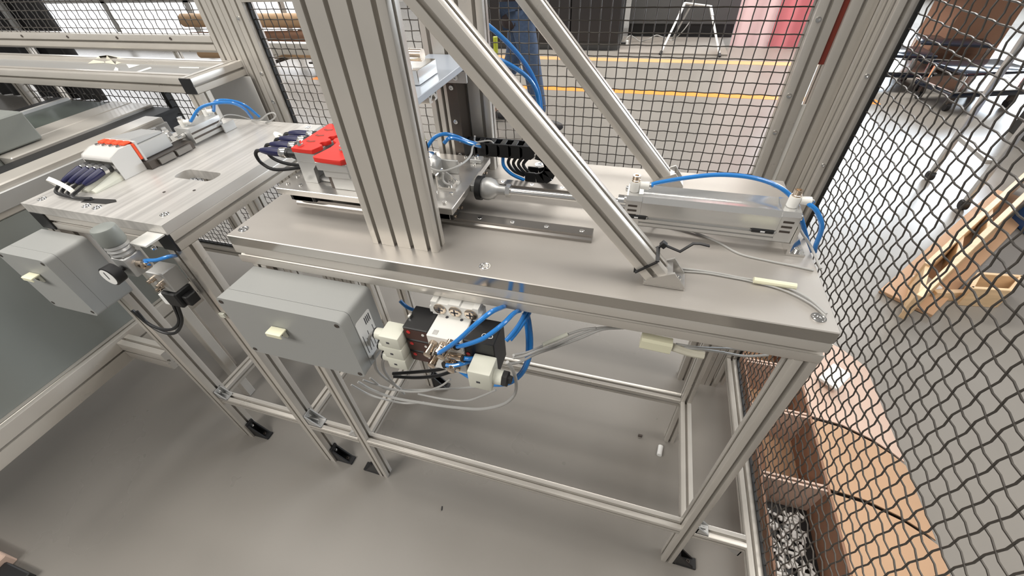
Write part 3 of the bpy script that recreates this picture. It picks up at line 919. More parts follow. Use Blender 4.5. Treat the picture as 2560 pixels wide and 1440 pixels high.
for k in range(3):
    z1 = .8690 - k * .0285
    z0 = z1 - .0275
    b = MB().box(.396, -.056, z0, .456, .004, z1, .0012).build('valve_body', 'white', vi)
    if k == 0:
        for x in (.414, .440):
            MB().cyl((x, -.012, z1), (x, -.012, z1 + .0005), .0027, n=12).build('body_hole', 'print', b)
        MB().box(.405, -.052, z1, .413, -.043, z1 + .0008).build('body_clip', 'cast', b)
        MB().box(.398, -.0075, z1 + .0001, .454, -.0025, z1 + .003, .0005).build('body_rib', 'white', b)
    c = MB().box(.350, -.050, z0, .3955, .002, z1, .0015).build('solenoid', 'black', vi)
    MB().box(.352, -.0506, z0 + .002, .394, -.0501, z1 - .003).build('solenoid_label', 'brown', c)
    MB().cyl((.360, -.0507, z1 - .009), (.360, -.0512, z1 - .009), .0035, n=12).build('label_dot', 'reddot', c)
    MB().cyl((.386, -.0507, z1 - .010), (.386, -.0514, z1 - .010), .0026, n=12).build('manual_override', 'white', c)
    MB().box(.351, -.030, z1, .356, -.022, z1 + .006, .0008).build('lock_clip', 'chrome', c)
    # ivory plug at the left end
    p = MB().box(.313, -.070, z0 - .010 + .0002, .3495, -.034, z1 - .0165 + .006, .0025, seg=2).build('plug', 'ivory', vi)
    zc2 = (z0 + z1) / 2 - .010
    MB().lathe((.3128, -.055, zc2), (0, -.055, zc2), [(0, .0105), (.013, .0100)], 16).build('plug_neck', 'ivory', p)
    MB().lathe((.2996, -.055, zc2), (0, -.055, zc2), [(0, .0095), (.003, .0095), (.004, .007)], 16).build('neck_seal', 'black', p)
    MB().box(.326, -.0706, zc2 - .002, .331, -.0701, zc2 + .002).build('plug_slot', 'print', p)
# right end coil of the lowest valve with print and plug
rc = MB().box(.4565, -.050, .784, .508, .002, .868, .0015).build('right_solenoid', 'black', vi)
MB().cyl((.4620, -.0505, .835), (.4620, -.051, .835), .0035, n=12).build('label_dot', 'reddot', rc)
MB().box(.457, -.0508, .800, .482, -.0502, .826).build('solenoid_label', 'brown', rc)
rp = MB().box(.474, -.088, .800, .512, -.0506, .842, .0025, seg=2).build('plug', 'ivory', vi)
MB().lathe((.5122, -.070, .818), (1, -.070, .818), [(0, .0125), (.014, .0120)], 16).build('plug_neck', 'ivory', rp)
MB().lathe((.5264, -.070, .818), (1, -.070, .818), [(0, .0135), (.008, .0135), (.009, .008), (.014, .007)], 6).build('plug_nut', 'blackr', rp)
MB().box(.488, -.0886, .817, .494, -.0881, .821).build('plug_slot', 'print', rp)
# printed approval marks on the coil top
fc = bpy.data.curves.new('coil_print', 'FONT')
fc.body = 'UL'
fc.size = .012
fc.extrude = .0002
fo = bpy.data.objects.new('coil_print_src', fc)
COL.objects.link(fo)
dg = bpy.context.evaluated_depsgraph_get()
me = bpy.data.meshes.new_from_object(fo.evaluated_get(dg))
bpy.data.objects.remove(fo)
me.materials.clear()
me.materials.append(M['wht'])
pr_ = bpy.data.objects.new('approval_mark', me)
COL.objects.link(pr_)
pr_.parent = rc
_o = Vector(ORG[rc.name])
pr_.location = Vector((.502, -.038, .8684)) - _o
pr_.rotation_euler = (0, 0, math.radians(100))
t = MB()
t.lathe((.487, -.034, .8682), (.487, -.034, 1), [(0, .0042), (.0003, .0042), (.0003, .0032), (0, .0032)], 16)
t.build('approval_ring', 'wht', rc)
# push-in fittings
fit = [((0.4240, -0.0640, 0.8560), (0.4220, -0.0750, 0.8527)), ((0.4387, -0.0640, 0.8662), (0.4570, -0.0720, 0.8771)), ((0.4332, -0.0600, 0.8161), (0.4265, -0.0700, 0.8191)), ((0.4336, -0.0600, 0.8320), (0.4603, -0.0660, 0.8416))]
for k, (a, b) in enumerate(fit):
    a, b = Vector(a), Vector(b)
    m = MB()
    m.cyl((a.x, -.0565, a.z), a, .0058, n=12)
    m.sphere(a, .0062, 10)
    m.lathe(a, b, [(0, .0055), ((b - a).length * .55, .0055), ((b - a).length * .6, .0068), ((b - a).length, .0068)], 14)
    f = m.build('push_fitting', 'nickel', vi)
    MB().lathe(b, b + (b - a), [(.0002, .0058), (.003, .0058)], 14).build('release_ring', 'blackr', f)
for x, z in ((.407, .853), (.431, .855), (.409, .826), (.443, .824)):
    MB().lathe((x, -.0562, z), (x, -1, z), [(0, .0068), (.006, .0068), (.0065, .0058), (.019, .0058), (.0195, .0066), (.026, .0066), (.027, .005)], 14).build('screw_fitting', 'nickel', vi)
MB().box(.425, -.0645, .800, .448, -.0566, .806, .001).build('silencer_bar', 'nickel', vi)
hose([(0.4272, -0.0790, 0.8601), (0.4385, -0.0800, 0.8725), (0.4648, -0.0780, 0.9010), (0.4938, -0.0700, 0.9346), (0.5103, -0.0500, 0.9429), (0.5164, -0.0200, 0.9248), (0.5090, 0.0100, 0.8949)], 'front blue hose rising from the valve island to behind the beam', .0036)
hose([(0.4601, -0.0760, 0.8827), (0.4764, -0.0780, 0.8936), (0.5030, -0.0700, 0.9073), (0.5249, -0.0500, 0.9200), (0.5340, -0.0200, 0.9163), (0.5342, 0.0100, 0.8928)], 'second blue hose rising from the valve island to behind the beam', .0036)
hose([(0.5213, -0.0300, 0.8609), (0.5286, -0.0200, 0.8680), (0.5379, -0.0050, 0.8797), (0.5432, 0.0080, 0.8907), (0.5431, 0.0200, 0.8833)], 'blue hose beside the printed black coil going up behind the beam', .0036)
hose([(0.5267, -0.0260, 0.8598), (0.5337, -0.0150, 0.8668), (0.5438, 0.0000, 0.8807), (0.5471, 0.0150, 0.8837), (0.5450, 0.0300, 0.8729)], 'blue hose just right of the printed coil, twin of its neighbour', .0036)
hose([(0.4321, -0.0740, 0.8250), (0.4458, -0.0740, 0.8285), (0.4612, -0.0680, 0.8321), (0.4713, -0.0450, 0.8160), (0.4781, -0.0200, 0.7937)], 'lower blue hose leaving a shiny elbow towards the right plug', .0036)
hose([(0.4629, -0.0680, 0.8449), (0.4699, -0.0620, 0.8387), (0.4730, -0.0400, 0.8156), (0.4723, -0.0120, 0.7854)], 'short blue hose between the shiny fittings and the right plug', .0036)
for k in range(2):
    hose([(0.4151, -0.0100, 0.7190), (0.4373, -0.0200, 0.7224), (0.4677, -0.0300, 0.7282), (0.5010, -0.0350, 0.7412), (0.5259, -0.0300, 0.7518), (0.5442, -0.0200, 0.7739), (0.5543, -0.0100, 0.8086), (0.5542, 0.0000, 0.8382), (0.5499, 0.0080, 0.8674), (0.5431, 0.0200, 0.8814)] if k == 0 else
         [(0.4088, 0.0000, 0.7139), (0.4337, -0.0080, 0.7100), (0.4688, -0.0150, 0.7129), (0.5029, -0.0200, 0.7296), (0.5287, -0.0150, 0.7466), (0.5438, -0.0080, 0.7752), (0.5474, 0.0000, 0.8051), (0.5454, 0.0100, 0.8346), (0.5416, 0.0160, 0.8616), (0.5361, 0.0250, 0.8729)],
         ['outer blue hose of the big loop hanging below the valve island', 'inner blue hose of the big loop hanging below the valve island'][k], .0036)
for k in range(4):
    pp = [[(0.3073, -0.0550, 0.8431), (0.2945, -0.0560, 0.8447), (0.2857, -0.0580, 0.8373), (0.2688, -0.0500, 0.8043), (0.2578, -0.0400, 0.7642)],
          [(0.3005, -0.0550, 0.8064), (0.2873, -0.0550, 0.7969), (0.2662, -0.0500, 0.7613), (0.2486, -0.0400, 0.7056), (0.2511, -0.0300, 0.6622), (0.2672, -0.0200, 0.6196)],
          [(0.2995, -0.0550, 0.7804), (0.2818, -0.0500, 0.7544), (0.2663, -0.0400, 0.7051), (0.2564, -0.0200, 0.6332), (0.2528, 0.0000, 0.5651)],
          [(0.5356, -0.0700, 0.8619), (0.5417, -0.0650, 0.8376), (0.5408, -0.0500, 0.7793), (0.5324, -0.0450, 0.7331), (0.5064, -0.0400, 0.6867), (0.4567, -0.0350, 0.6428), (0.3908, -0.0300, 0.6147), (0.3249, -0.0300, 0.6028), (0.2512, -0.0300, 0.5933), (0.2061, -0.0350, 0.6137), (0.1842, -0.0400, 0.6420)]][k]
    cable(pp, ['grey cable curling from the top ivory plug to the grey enclosure', 'grey cable drooping from the middle ivory plug', 'grey cable drooping from the lowest ivory plug', 'long grey cable hanging in a wide loop from the right ivory plug'][k], .0029, 'grey cables of the valve island')
for k, pp in enumerate(([(0.2072, -0.0450, 0.6643), (0.2274, -0.0300, 0.6293), (0.2753, -0.0200, 0.6137), (0.3265, -0.0200, 0.6332), (0.3686, -0.0200, 0.6660), (0.3966, -0.0200, 0.7003)],
                        [(0.1610, -0.0400, 0.6233), (0.1832, -0.0300, 0.5823), (0.2220, -0.0300, 0.5770), (0.2625, -0.0200, 0.5621), (0.3169, -0.0200, 0.5873)],
                        [(0.2912, 0.0000, 0.5799), (0.3547, 0.0000, 0.5845), (0.4080, 0.0000, 0.5997), (0.4474, 0.0000, 0.6331), (0.4801, 0.0000, 0.6668)],
                        [(0.2219, -0.0400, 0.6696), (0.2294, -0.0200, 0.6054), (0.2789, 0.0000, 0.5907), (0.3716, 0.0000, 0.6301), (0.4597, 0.0000, 0.6714)],
                        [(0.5438, -0.0650, 0.8679), (0.5561, -0.0500, 0.8581), (0.5707, -0.0200, 0.8402), (0.5939, 0.0100, 0.8261), (0.6233, 0.0300, 0.8342), (0.6536, 0.0400, 0.8494), (0.6782, 0.0450, 0.8545)],
                        [(0.5347, -0.0650, 0.8503), (0.5492, -0.0500, 0.8411), (0.5673, -0.0200, 0.8301), (0.5941, 0.0100, 0.8200), (0.6302, 0.0300, 0.8301), (0.6632, 0.0400, 0.8501), (0.6969, 0.0450, 0.8576)],
                        [(0.5447, -0.0650, 0.8748), (0.5568, -0.0300, 0.8440), (0.5691, 0.0000, 0.8242), (0.5951, 0.0200, 0.8313), (0.6285, 0.0350, 0.8441), (0.6534, 0.0400, 0.8513)])):
    cable(pp, ['grey cable sagging from the enclosure bottom below the ivory plugs', 'thin grey cable lowest in the sag under the enclosure', 'thin pale cable sagging deep below the valve island', 'thin grey cable drooping level behind the hose loop',
               'middle grey cable running right from the right ivory plug to the beam', 'lowest grey cable running right from the right ivory plug to the beam', 'upper grey cable with ivory marker running right to the beam'][k], .0021, 'grey cables below the bench front beam')
MB().tube([(0.5730, 0.0035, 0.8275), (0.5920, 0.0185, 0.8301), (0.6101, 0.0280, 0.8377)], .0036, 10, 3).thing('cable_marker', 'ivory', 'ivory marker tube on the grey cable left of the cream block', 'marker')
# cream sleeve with cables at the right under the beam
cs = T('connector_sleeve', 'cream sleeve over a cable joint hanging under the right of the beam', 'sleeve', (.70, .03, .885))
mt = MB()
a, b = Vector((0.7247, 0.0300, 0.8531)), Vector((0.7706, 0.0300, 0.8512))
mt.sweep([(-.006, -.012), (.006, -.012), (.009, -.008), (.009, .008), (.006, .012), (-.006, .012), (-.009, .008), (-.009, -.008)], a, b, (0, 1, 0)).build('sleeve', 'cream', cs)
MB().tube([tuple(b), (0.7965, 0.0300, 0.8454), (0.8197, 0.0300, 0.8449)], .0065, 8, 3).build('joint', 'film', cs)
cable([(0.7725, 0.0320, 0.8475), (0.8068, 0.0340, 0.8515), (0.8460, 0.0500, 0.8366), (0.8887, 0.0700, 0.8156), (0.9295, 0.0900, 0.8060)], 'grey cable sagging from the cream sleeve to the right leg', .0021, 'grey cables below the bench front beam')
cable([(0.7770, 0.0340, 0.8542), (0.8103, 0.0400, 0.8494), (0.8715, 0.0800, 0.8166), (0.9303, 0.1200, 0.7784)], 'upper grey cable from the cream sleeve along the beam', .0018, 'grey cables below the bench front beam')
for k in range(2):
    MB().tube([*( [(0.2542, -0.0100, 0.6558), (0.3055, 0.0000, 0.6657), (0.3552, 0.0000, 0.6894), (0.3824, 0.0100, 0.6960), (0.4031, 0.0150, 0.7042)] if k == 0 else [(0.2534, -0.0100, 0.6456), (0.3007, 0.0000, 0.6445), (0.3512, 0.0000, 0.6678), (0.3795, 0.0100, 0.6779), (0.4007, 0.0150, 0.6878)] )], .0036, 8).thing('valve_cable', 'black', ['upper black cable running level below the three ivory plugs', 'lower black cable running level below the three ivory plugs'][k], 'cable', 'black cables below the valve island')
# chrome square and black cable clip behind the island
ck = T('mounting_angle', 'bright folded angle under the beam left of the white end plate', 'bracket', (.37, .05, .87))
MB().box(.352, .034, .868, .392, .038, .9, .0006).build('angle_web', 'cast', ck)
MB().box(.352, .0382, .868, .392, .075, .872, .0006).build('angle_flange', 'cast', ck)
hose([(0.2726, 0.0600, 0.8068), (0.2848, 0.0600, 0.7920), (0.3082, 0.0550, 0.7913)], 'short dark blue hose end beside the bright folded angle', .0036)

# ------------------------------------------------------------------ fixture on the side bench
f2 = T('plug_fixture', 'grey-white plug fixture with orange-red strip on the side bench', 'fixture', (-.44, .17, H))
bp = [(.125, H + .0002), (.178, H + .0002), (.178, 1.021), (.150, 1.021), (.128, 1.013), (.125, 1.008), (.125, 1.002), (.140, 1.000), (.150, .992), (.150, .982), (.140, .978), (.125, .976)]
MB().prism(bp, 'yz', -.489, -.403, .001).build('printed_block', 'frame', f2)
for x in (-.4908, -.4028):
    MB().prism([(.125, H + .0003), (.178, H + .0003), (.178, 1.021), (.150, 1.021), (.128, 1.013), (.125, 1.008)], 'yz', x, x + .0016).build('block_cheek', 'frame', f2)
st = MB().box(-.486, .1784, .985, -.400, .1846, 1.020, .0006)
for k in range(4):
    st.box(-.484 + k * .021, .166, 1.0212, -.468 + k * .021, .1846, 1.0262, .0025, seg=2)
st.build('red_strip', 'orange', f2)
MB().box(-.487, .1848, .968, -.399, .190, 1.024, .0006).build('backing_plate', 'frame', f2)
for k in range(4):
    x = -.477 + k * .021
    MB().lathe((x, .160, 1.0212), (x, .16, 2), [(0, .0042), (.003, .004)], 10).build('block_screw', 'chrome', f2)
    # half pipe guides on the plate in front of the block
    m = MB().prism([(-.0085, 0), (.0085, 0), (.0085, .004), (.004, .009), (0, .011), (-.004, .009), (-.0085, .004)], 'xz', 0, .062)
    for v in m.bm.verts:
        v.co = Vector((v.co.x + x, .1248 - v.co.y, H + .0002 + v.co.z * (1.9 - v.co.y / .062 * 1.3)))
    m.build('cable_guide', 'ivory', f2)
MB().box(-.470, .1904, .980, -.405, .265, 1.012, .002).build('gripper_body', 'cast', f2)
MB().prism([(.1904, 1.0122), (.262, 1.0122), (.262, 1.018), (.215, 1.024), (.1904, 1.026)], 'yz', -.474, -.412, .001).build('gripper_cover', 'cast', f2)
bs = MB().box(-.430, .178, H + .0002, -.385, .300, .9798, .001).build('slide_base', 'dsteel', f2)
for y in (.200, .246):
    MB().box(-.384, y, H + .003, -.378, y + .040, .978, .0006).build('slide_block', 'steel', bs)
m = MB()
for x, y in ((-.452, .275), (-.430, .282), (-.412, .272)):
    m = MB().lathe((x, y, .99), (x, y, 2), [(0, .010), (.012, .010), (.014, .008), (.018, .0075), (.020, .0055), (.026, .0055)], 6)
    m.build('joint_nut', 'chrome', f2)
for k in range(4):
    x = -.480 + k * .021
    q = T('cable_plug', ['navy cable plug farthest left in front of the grey-white fixture', 'navy cable plug second from the left in front of the grey-white fixture', 'navy cable plug third from the left in front of the grey-white fixture', 'navy cable plug rightmost in front of the grey-white fixture'][k], 'plug', (x, .08, .985), 'navy plugs of the grey-white fixture')
    MB().lathe((x, .1236, .9915), (x, .098, .9915), [(0, .008), (.008, .0085), (.010, .0075)], 12).build('plug_body', 'black', q)
    MB().lathe((x, .1134, .9915), (x, 0, .9915), [(0, .0088), (.008, .0088), (.009, .008)], 14).build('knurled_ring', 'chrome', q)
    MB().lathe((x, .1040, .9915), (x - .004, .064, .982), [(0, .008), (.022, .0075), (.036, .006), (.044, .0042)], 12).build('sleeve', 'navy', q)
    MB().tube([(x - .0042, .062, .9812), (x - .008, .050, .976), (x - .004 + (1.5 - k) * .006, .036, .970), (-.42, .034, .966), (-.385, .040, .966)], .0033, 8).build('cable', 'black', q)
o = MB().tube([(-.505, .06, .972), (-.503, .052, .992), (-.47, .046, .992), (-.44, .044, .980), (-.43, .042, .966)], .0045, 4, flat=.001).thing('cable_tie', 'white', 'white tie strap round the cables on the side bench corner', 'cable tie')
o = MB().prism([(-.402, .028), (-.34, .034), (-.325, .046), (-.335, .052), (-.40, .044)], 'xy', H + .0002, H + .001).thing('cable_hole', 'blackr', 'dark cable slot in the corner of the side bench plate', 'opening')

# cylinder driving the left slide
c2 = T('guided_cylinder', 'small cylinder with white elbows at the back of the side bench', 'cylinder', (-.41, .36, H))
MB().box(-.437, .308, .968, -.388, .405, 1.006, .003, seg=2).build('cylinder_body', 'cast', c2)
for z in (.978, .990):
    MB().box(-.3879, .310, z, -.3874, .403, z + .004).build('sensor_slot', 'dsteel', c2)
MB().cyl((-.412, .307, .988), (-.412, .285, .988), .006, n=14).build('piston_rod', 'chrome', c2)
MB().prism([(.4055, H + .0002), (.44, H + .0002), (.44, H + .004), (.4095, H + .004), (.4095, .996), (.4055, .996)], 'yz', -.43, -.395).build('foot_bracket', 'chrome', c2)
MB().box(-.384, .392, H + .0002, -.380, .432, H + .022, .001).build('hook_plate', 'cast', c2)
for y in (.320, .392):
    f = MB().lathe((-.412, y, 1.0062), (-.412, y, 2), [(0, .007), (.014, .0075), (.016, .0065)], 16).build('elbow_fitting', 'white', c2)
    MB().lathe((-.4045, y, 1.0165), (1, y + .6, 1.0165), [(0, .0055), (.011, .006), (.013, .0052)], 14).build('elbow_arm', 'white', f)
    MB().lathe((-.412, y, 1.0224), (-.412, y, 2), [(0, .0058), (.006, .0058), (.006, .003), (.003, 1e-5)], 12).build('throttle_screw', 'chrome', f)
hose([(-.3915, .327, 1.0165), (-0.3614, 0.3450, 1.0440), (-0.3340, 0.3700, 1.0484), (-0.3192, 0.4000, 1.0393), (-0.3237, 0.4300, 1.0152), (-0.3398, 0.4550, 0.9818)], 'front blue hose curving from the small cylinder to the bench back', .0035)
hose([(-.3915, .399, 1.0165), (-0.3685, 0.4000, 1.0417), (-0.3393, 0.4200, 1.0376), (-0.3242, 0.4400, 1.0189), (-0.3188, 0.4600, 0.9844)], 'rear blue hose curving from the small cylinder to the bench back', .0035)
cable([(-0.3765, 0.4816, 0.9645), (-0.3154, 0.4550, 0.9779), (-0.2826, 0.4550, 0.9945), (-0.2604, 0.4550, 0.9998), (-0.2569, 0.4550, 0.9918), (-0.2800, 0.4600, 0.9782), (-0.3164, 0.4707, 0.9645)], 'grey cable loop standing up at the back edge of the side bench', .0019)
cable([(-.384, .38, .985), (-0.3667, 0.4000, 1.0051), (-0.3612, 0.4300, 0.9968), (-0.3487, 0.4550, 0.9780)], 'thin grey cable from the small cylinder to the bench back', .0013)

# ------------------------------------------------------------------ mesh fence round the cell
PITCH = .0235


def wire_mesh(L, axis, nrm, flip, r=.0013, amp=.0021):
    """one crimped wire of length L from the origin along axis; bows to +-nrm at every crossing"""
    m = MB()
    ax, nv = Vector(axis), Vector(nrm)
    n = int(L / PITCH) + 1
    pts = []
    for i in range(n * 2 + 1):
        t = min(i * PITCH / 2, L)
        k = math.cos(PI * t / PITCH) * (1 if flip else -1)
        pts.append(ax * t + nv * (amp * k))
        if t >= L:
            break
    return m.tube(pts, r, 5, 1)


def wire_family(parent, x0, y0, z0, count, L, along, step, nrm, name='wire'):
    """count wires running along 'along', stepped by 'step'; even and odd wires bow opposite ways"""
    org = Vector(ORG[parent.name])
    src = []
    for f in (0, 1):
        mb = wire_mesh(L, along, nrm, f)
        o = mb.build(name, 'wire', None, 60)
        o.parent = parent
        src.append(o)
    base = Vector((x0, y0, z0)) - org
    for i in range(count):
        o = src[i] if i < 2 else src[i % 2].copy()
        if i >= 2:
            COL.objects.link(o)
            o.parent = parent
        o.location = base + Vector(step) * (PITCH * i)


YF = .637
fp = T('fence_panel', 'back fence panel of crimped wire mesh behind the machine bench', 'fence', (.278, .652, .252))
for x in (-.422, .978):
    pz(MB(), 0, 1.75, x, YF + .02, S40).build('upright', 'alu', fp)
for z in (.272, 1.236):
    px(MB(), -.4015, .9575, YF + .02, z, S40).build('cross_rail', 'alu', fp)
MB().box(-.4015, .650, .293, -.3965, .664, 1.2155).build('seal_strip', 'seal', fp)
MB().box(-.3963, .650, .2925, .9575, .664, .2975).build('seal_strip', 'seal', fp)
for z in (.75, .96, 1.04, 1.18):
    for x in (-.434, .967):
        MB().lathe((x, YF, z), (x, 0, z), [(-.0002, .0052), (.002, .005), (.002, .0025), (.0005, 1e-5)], 12).build('frame_screw', 'chrome', fp)
wire_family(fp, -.392, .655, .29, 58, .928, (0, 0, 1), (1, 0, 0), (0, 1, 0))
wire_family(fp, -.400, .655, .305, 39, 1.357, (1, 0, 0), (0, 0, 1), (0, 1, 0))

fr2 = T('fence_panel', 'side fence panel of crimped wire mesh at the right edge of the cell', 'fence', (1.075, -.15, .217))
py(MB(), -1.0, .571, 1.075, .232).build('bottom_rail', 'alu', fr2)
pz(MB(), .10, 1.75, 1.075, .587).build('upright', 'alu', fr2)
MB().box(1.0885, -1.0, .2475, 1.0945, .5715, .252).build('seal_strip', 'seal', fr2)
MB().box(1.0885, .566, .2525, 1.0945, .5715, 1.6).build('seal_strip', 'seal', fr2)
for z in (.72, .92, 1.10, 1.24):
    MB().lathe((1.0662, .572, z), (1.0662, 0, z), [(-.0002, .0042), (.002, .004), (.002, .002), (.0005, 1e-5)], 12).build('frame_screw', 'chrome', fr2)
wire_family(fr2, 1.0925, -.99, .249, 66, 1.36, (0, 0, 1), (0, 1, 0), (1, 0, 0))
wire_family(fr2, 1.0925, -1.0, .262, 56, 1.57, (0, 1, 0), (0, 0, 1), (1, 0, 0))

cp = T('corner_post', 'pair of slotted posts at the right corner of the fence behind the cylinder', 'post', (1.05, .66, 0))
pz(MB(), 0, 1.75, 1.0325, YF + .02, sec(.045, .04, (0,), (0,))).build('post', 'alu', cp)
pz(MB(), 0, 1.75, 1.0755, YF + .02, sec(.040, .04)).build('post', 'alu', cp)
pz(MB(), .3, 1.75, 1.075, .6195, sec(.03, .034)).build('post', 'alu', cp)
MB().box(.9985, .645, .3, 1.0095, .65, 1.02).build('gap_cable', 'white', cp)
MB().box(.9985, .6445, 1.10, 1.0095, .652, 1.75).build('gap_insert', 'redd', cp)

lp_ = T('corner_post', 'row of slotted posts where the tray shelf meets the back fence', 'post', (-.51, .66, 0))
for x in (-.4625, -.5035, -.5445):
    pz(MB(), 0, 1.75, x, YF + .02, S40).build('post', 'alu', lp_)

fl2 = T('fence_panel', 'low left fence panel above the tray shelf with bright glazing behind', 'fence', (-1.6, .652, 1.098))
px(MB(), -3.2, -.5655, YF + .02, 1.117, sec(.04, .038, (0,), (0,))).build('bottom_rail', 'alu', fl2)
for k in range(9):
    x = -.72 - k * .22
    MB().lathe((x, YF - .0002, 1.128), (x, 0, 1.128), [(0, .0042), (.0015, .004), (.0015, .002), (0, 1e-5)], 10).build('rail_screw', 'dsteel', fl2)
wire_family(fl2, -3.0, .655, 1.136, 104, .42, (0, 0, 1), (1, 0, 0), (0, 1, 0))
wire_family(fl2, -3.2, .655, 1.150, 17, 2.63, (1, 0, 0), (0, 0, 1), (0, 1, 0))

lo = T('fence_panel', 'lower fence panel of crimped wire seen between the two benches', 'fence', (-1.0, .652, .252))
px(MB(), -1.6, -.5655, YF + .02, .272, S40).build('bottom_rail', 'alu', lo)
pz(MB(), 0, 1.0, -1.62, YF + .02, S40).build('upright', 'alu', lo)
MB().box(-1.6, .650, .2925, -.566, .664, .2985).build('seal_strip', 'seal', lo)
MB().box(-.905, .646, .2925, -.889, .668, 1.0).build('centre_bar', 'seal', lo)
wire_family(lo, -1.58, .655, .29, 43, .72, (0, 0, 1), (1, 0, 0), (0, 1, 0))
wire_family(lo, -1.60, .655, .305, 29, 1.03, (1, 0, 0), (0, 0, 1), (0, 1, 0))

# ------------------------------------------------------------------ tray shelf on the left
tr = T('tray_shelf', 'long aluminium framed tray shelf with grey bottom at the back left', 'shelf', (-1.5, .55, 1.035))
px(MB(), -3.2, -.5305, .477, 1.055, S40).build('front_beam', 'alu', tr)
py(MB(), .457, .6365, -.510, 1.055, S40).build('side_beam', 'alu', tr)
MB().box(-.5295, .4535, 1.0355, -.4905, .4568, 1.0745, .001).build('end_cap', 'black', tr)
px(MB(), -3.2, -.5305, .6165, 1.055, S40).build('back_beam', 'alu', tr)
MB().box(-3.2, .4972, 1.062, -.5302, .5964, 1.066).build('tray_bottom', 'cast', tr)
pz(MB(), 0, 1.0348, -.510, .477, S40).build('leg', 'alu', tr)
m = MB()
n = 9
top = [(-1.0484, 0.5770, 1.0680), (-1.0722, 0.6225, 1.0680), (-1.0787, 0.6569, 1.0680), (-1.0152, 0.6476, 1.0680), (-0.9349, 0.6403, 1.0680), (-0.9251, 0.6079, 1.0680), (-0.9298, 0.5798, 1.0680), (-0.9912, 0.5920, 1.0680)]
vs = [m.bm.verts.new((p[0], p[1], 1.0666)) for p in top]
ct = [m.bm.verts.new((sum(p[0] for p in top) / 8 + dx, sum(p[1] for p in top) / 8, 1.083 + dz)) for dx, dz in ((-.04, -.004), (.0, .0), (.04, -.006))]
for i in range(8):
    m.bm.faces.new((vs[i], vs[(i + 1) % 8], ct[(0, 0, 1, 1, 2, 2, 1, 0)[i]]))
m.bm.faces.new((vs[2], ct[0], ct[1]))
m.bm.faces.new((vs[4], ct[1], ct[2]))
m.thing('tape_scrap', 'film', 'crumpled masking tape lying on the tray shelf', 'tape', angle=20)
for k, (pts, lab) in enumerate((([(-0.8457, 0.5085, 1.0665), (-0.8953, 0.5538, 1.0665), (-0.8654, 0.5397, 1.0665), (-0.8260, 0.5107, 1.0665)], 'small white paper cone nearest the tray shelf front beam'),
                                ([(-0.8907, 0.5853, 1.0665), (-0.8304, 0.5826, 1.0665), (-0.8312, 0.5477, 1.0665)], 'white paper triangle beside the crumpled tape'),
                                ([(-0.7660, 0.5175, 1.0665), (-0.7694, 0.5672, 1.0665), (-0.7502, 0.5565, 1.0665), (-0.7518, 0.5111, 1.0665)], 'narrow white paper strip on the tray shelf near its end beam'),
                                ([(-0.6682, 0.5780, 1.0665), (-0.5956, 0.5815, 1.0665), (-0.5878, 0.5741, 1.0665), (-0.6599, 0.5704, 1.0665)], 'thin white strip close to the tray shelf corner'))):
    MB().prism([(p[0], p[1]) for p in pts], 'xy', 1.0664, 1.0674).thing('paper_scrap', 'paper', lab, 'paper', 'paper scraps on the tray shelf')
MB().prism([(-.70, .80), (-.70, .985), (-.69, .99), (-.705, 1.008), (-.66, 1.018), (-.566, 1.034), (-.47, 1.034), (-.47, .80)], 'xz', .624, .627).thing('grey_sheet', 'frame', 'pale sheet metal cover with notched corner below the tray shelf', 'sheet')

# ------------------------------------------------------------------ machine at the far left
lm_ = T('conveyor', 'long conveyor with twin side beams running back on the far left', 'conveyor', (-1.05, .2, 0))
MB().box(-1.135, .20, .86, -1.046, .63, .932, .003).build('side_beam', 'alu', lm_)
MB().box(-1.0455, .20, .86, -.950, .63, .931, .003).build('side_beam', 'alu', lm_)
MB().box(-.9498, -.25, .85, -.860, .63, .922).build('belt', 'black', lm_)
MB().box(-.8598, -.6, .86, -.790, .53, .932, .003).build('side_beam', 'alu', lm_)
MB().box(-.7898, -.6, .878, -.780, .53, .918, .002).build('side_beam', 'cast', lm_)
MB().box(-.80, -.6, .452, -.79, .30, .8595).build('side_skirt', 'boxd', lm_)
py(MB(), -.6, .28, -.772, .412, sec(.036, .09, (0,), (0,))).build('lower_beam', 'alu', lm_)
px(MB(), -.7535, -.5755, .02, .412, sec(.04, .07, (0,), (0,))).build('tie_beam', 'alu', lm_)
MB().box(-1.36, .20, .84, -1.1355, .63, .925, .002).build('cover_strip', 'dgreen', lm_)
MB().box(-1.375, .20, .85, -1.3602, .63, .934).build('edge_strip', 'frame', lm_)
MB().box(-1.425, .20, .85, -1.3752, .63, .932).build('dark_gap', 'black', lm_)
MB().box(-.78, .40, .80, -.62, .50, .90, .002).build('blue_sheet', 'skyfilm', lm_)
for x in (-1.36, -.83):
    for y in (.24, .60):
        pz(MB(), 0, .8496, x, y, S40).build('leg', 'alu', lm_)
MB().box(-1.65, -.9, .80, -1.0, .1995, 1.012, .006).box(-1.65, .19, .934, -1.0, .318, 1.012, .004).build('cover_box', 'boxd', lm_)
o = MB().box(-.665, .14, 0, -.635, .17, .9, .002).thing('support_leg', 'alu', 'plain aluminium leg standing left of the side bench', 'leg')
fb_ = T('floor_block', 'brown and black block end at the lower left corner of the floor', 'block', (-.95, -.62, 0))
MB().box(-1.15, -.75, 0, -.905, -.512, .045, .003).build('block', 'cardp', fb_)
MB().box(-.9048, -.75, 0, -.80, -.525, .03, .003).build('rubber_end', 'black', fb_)

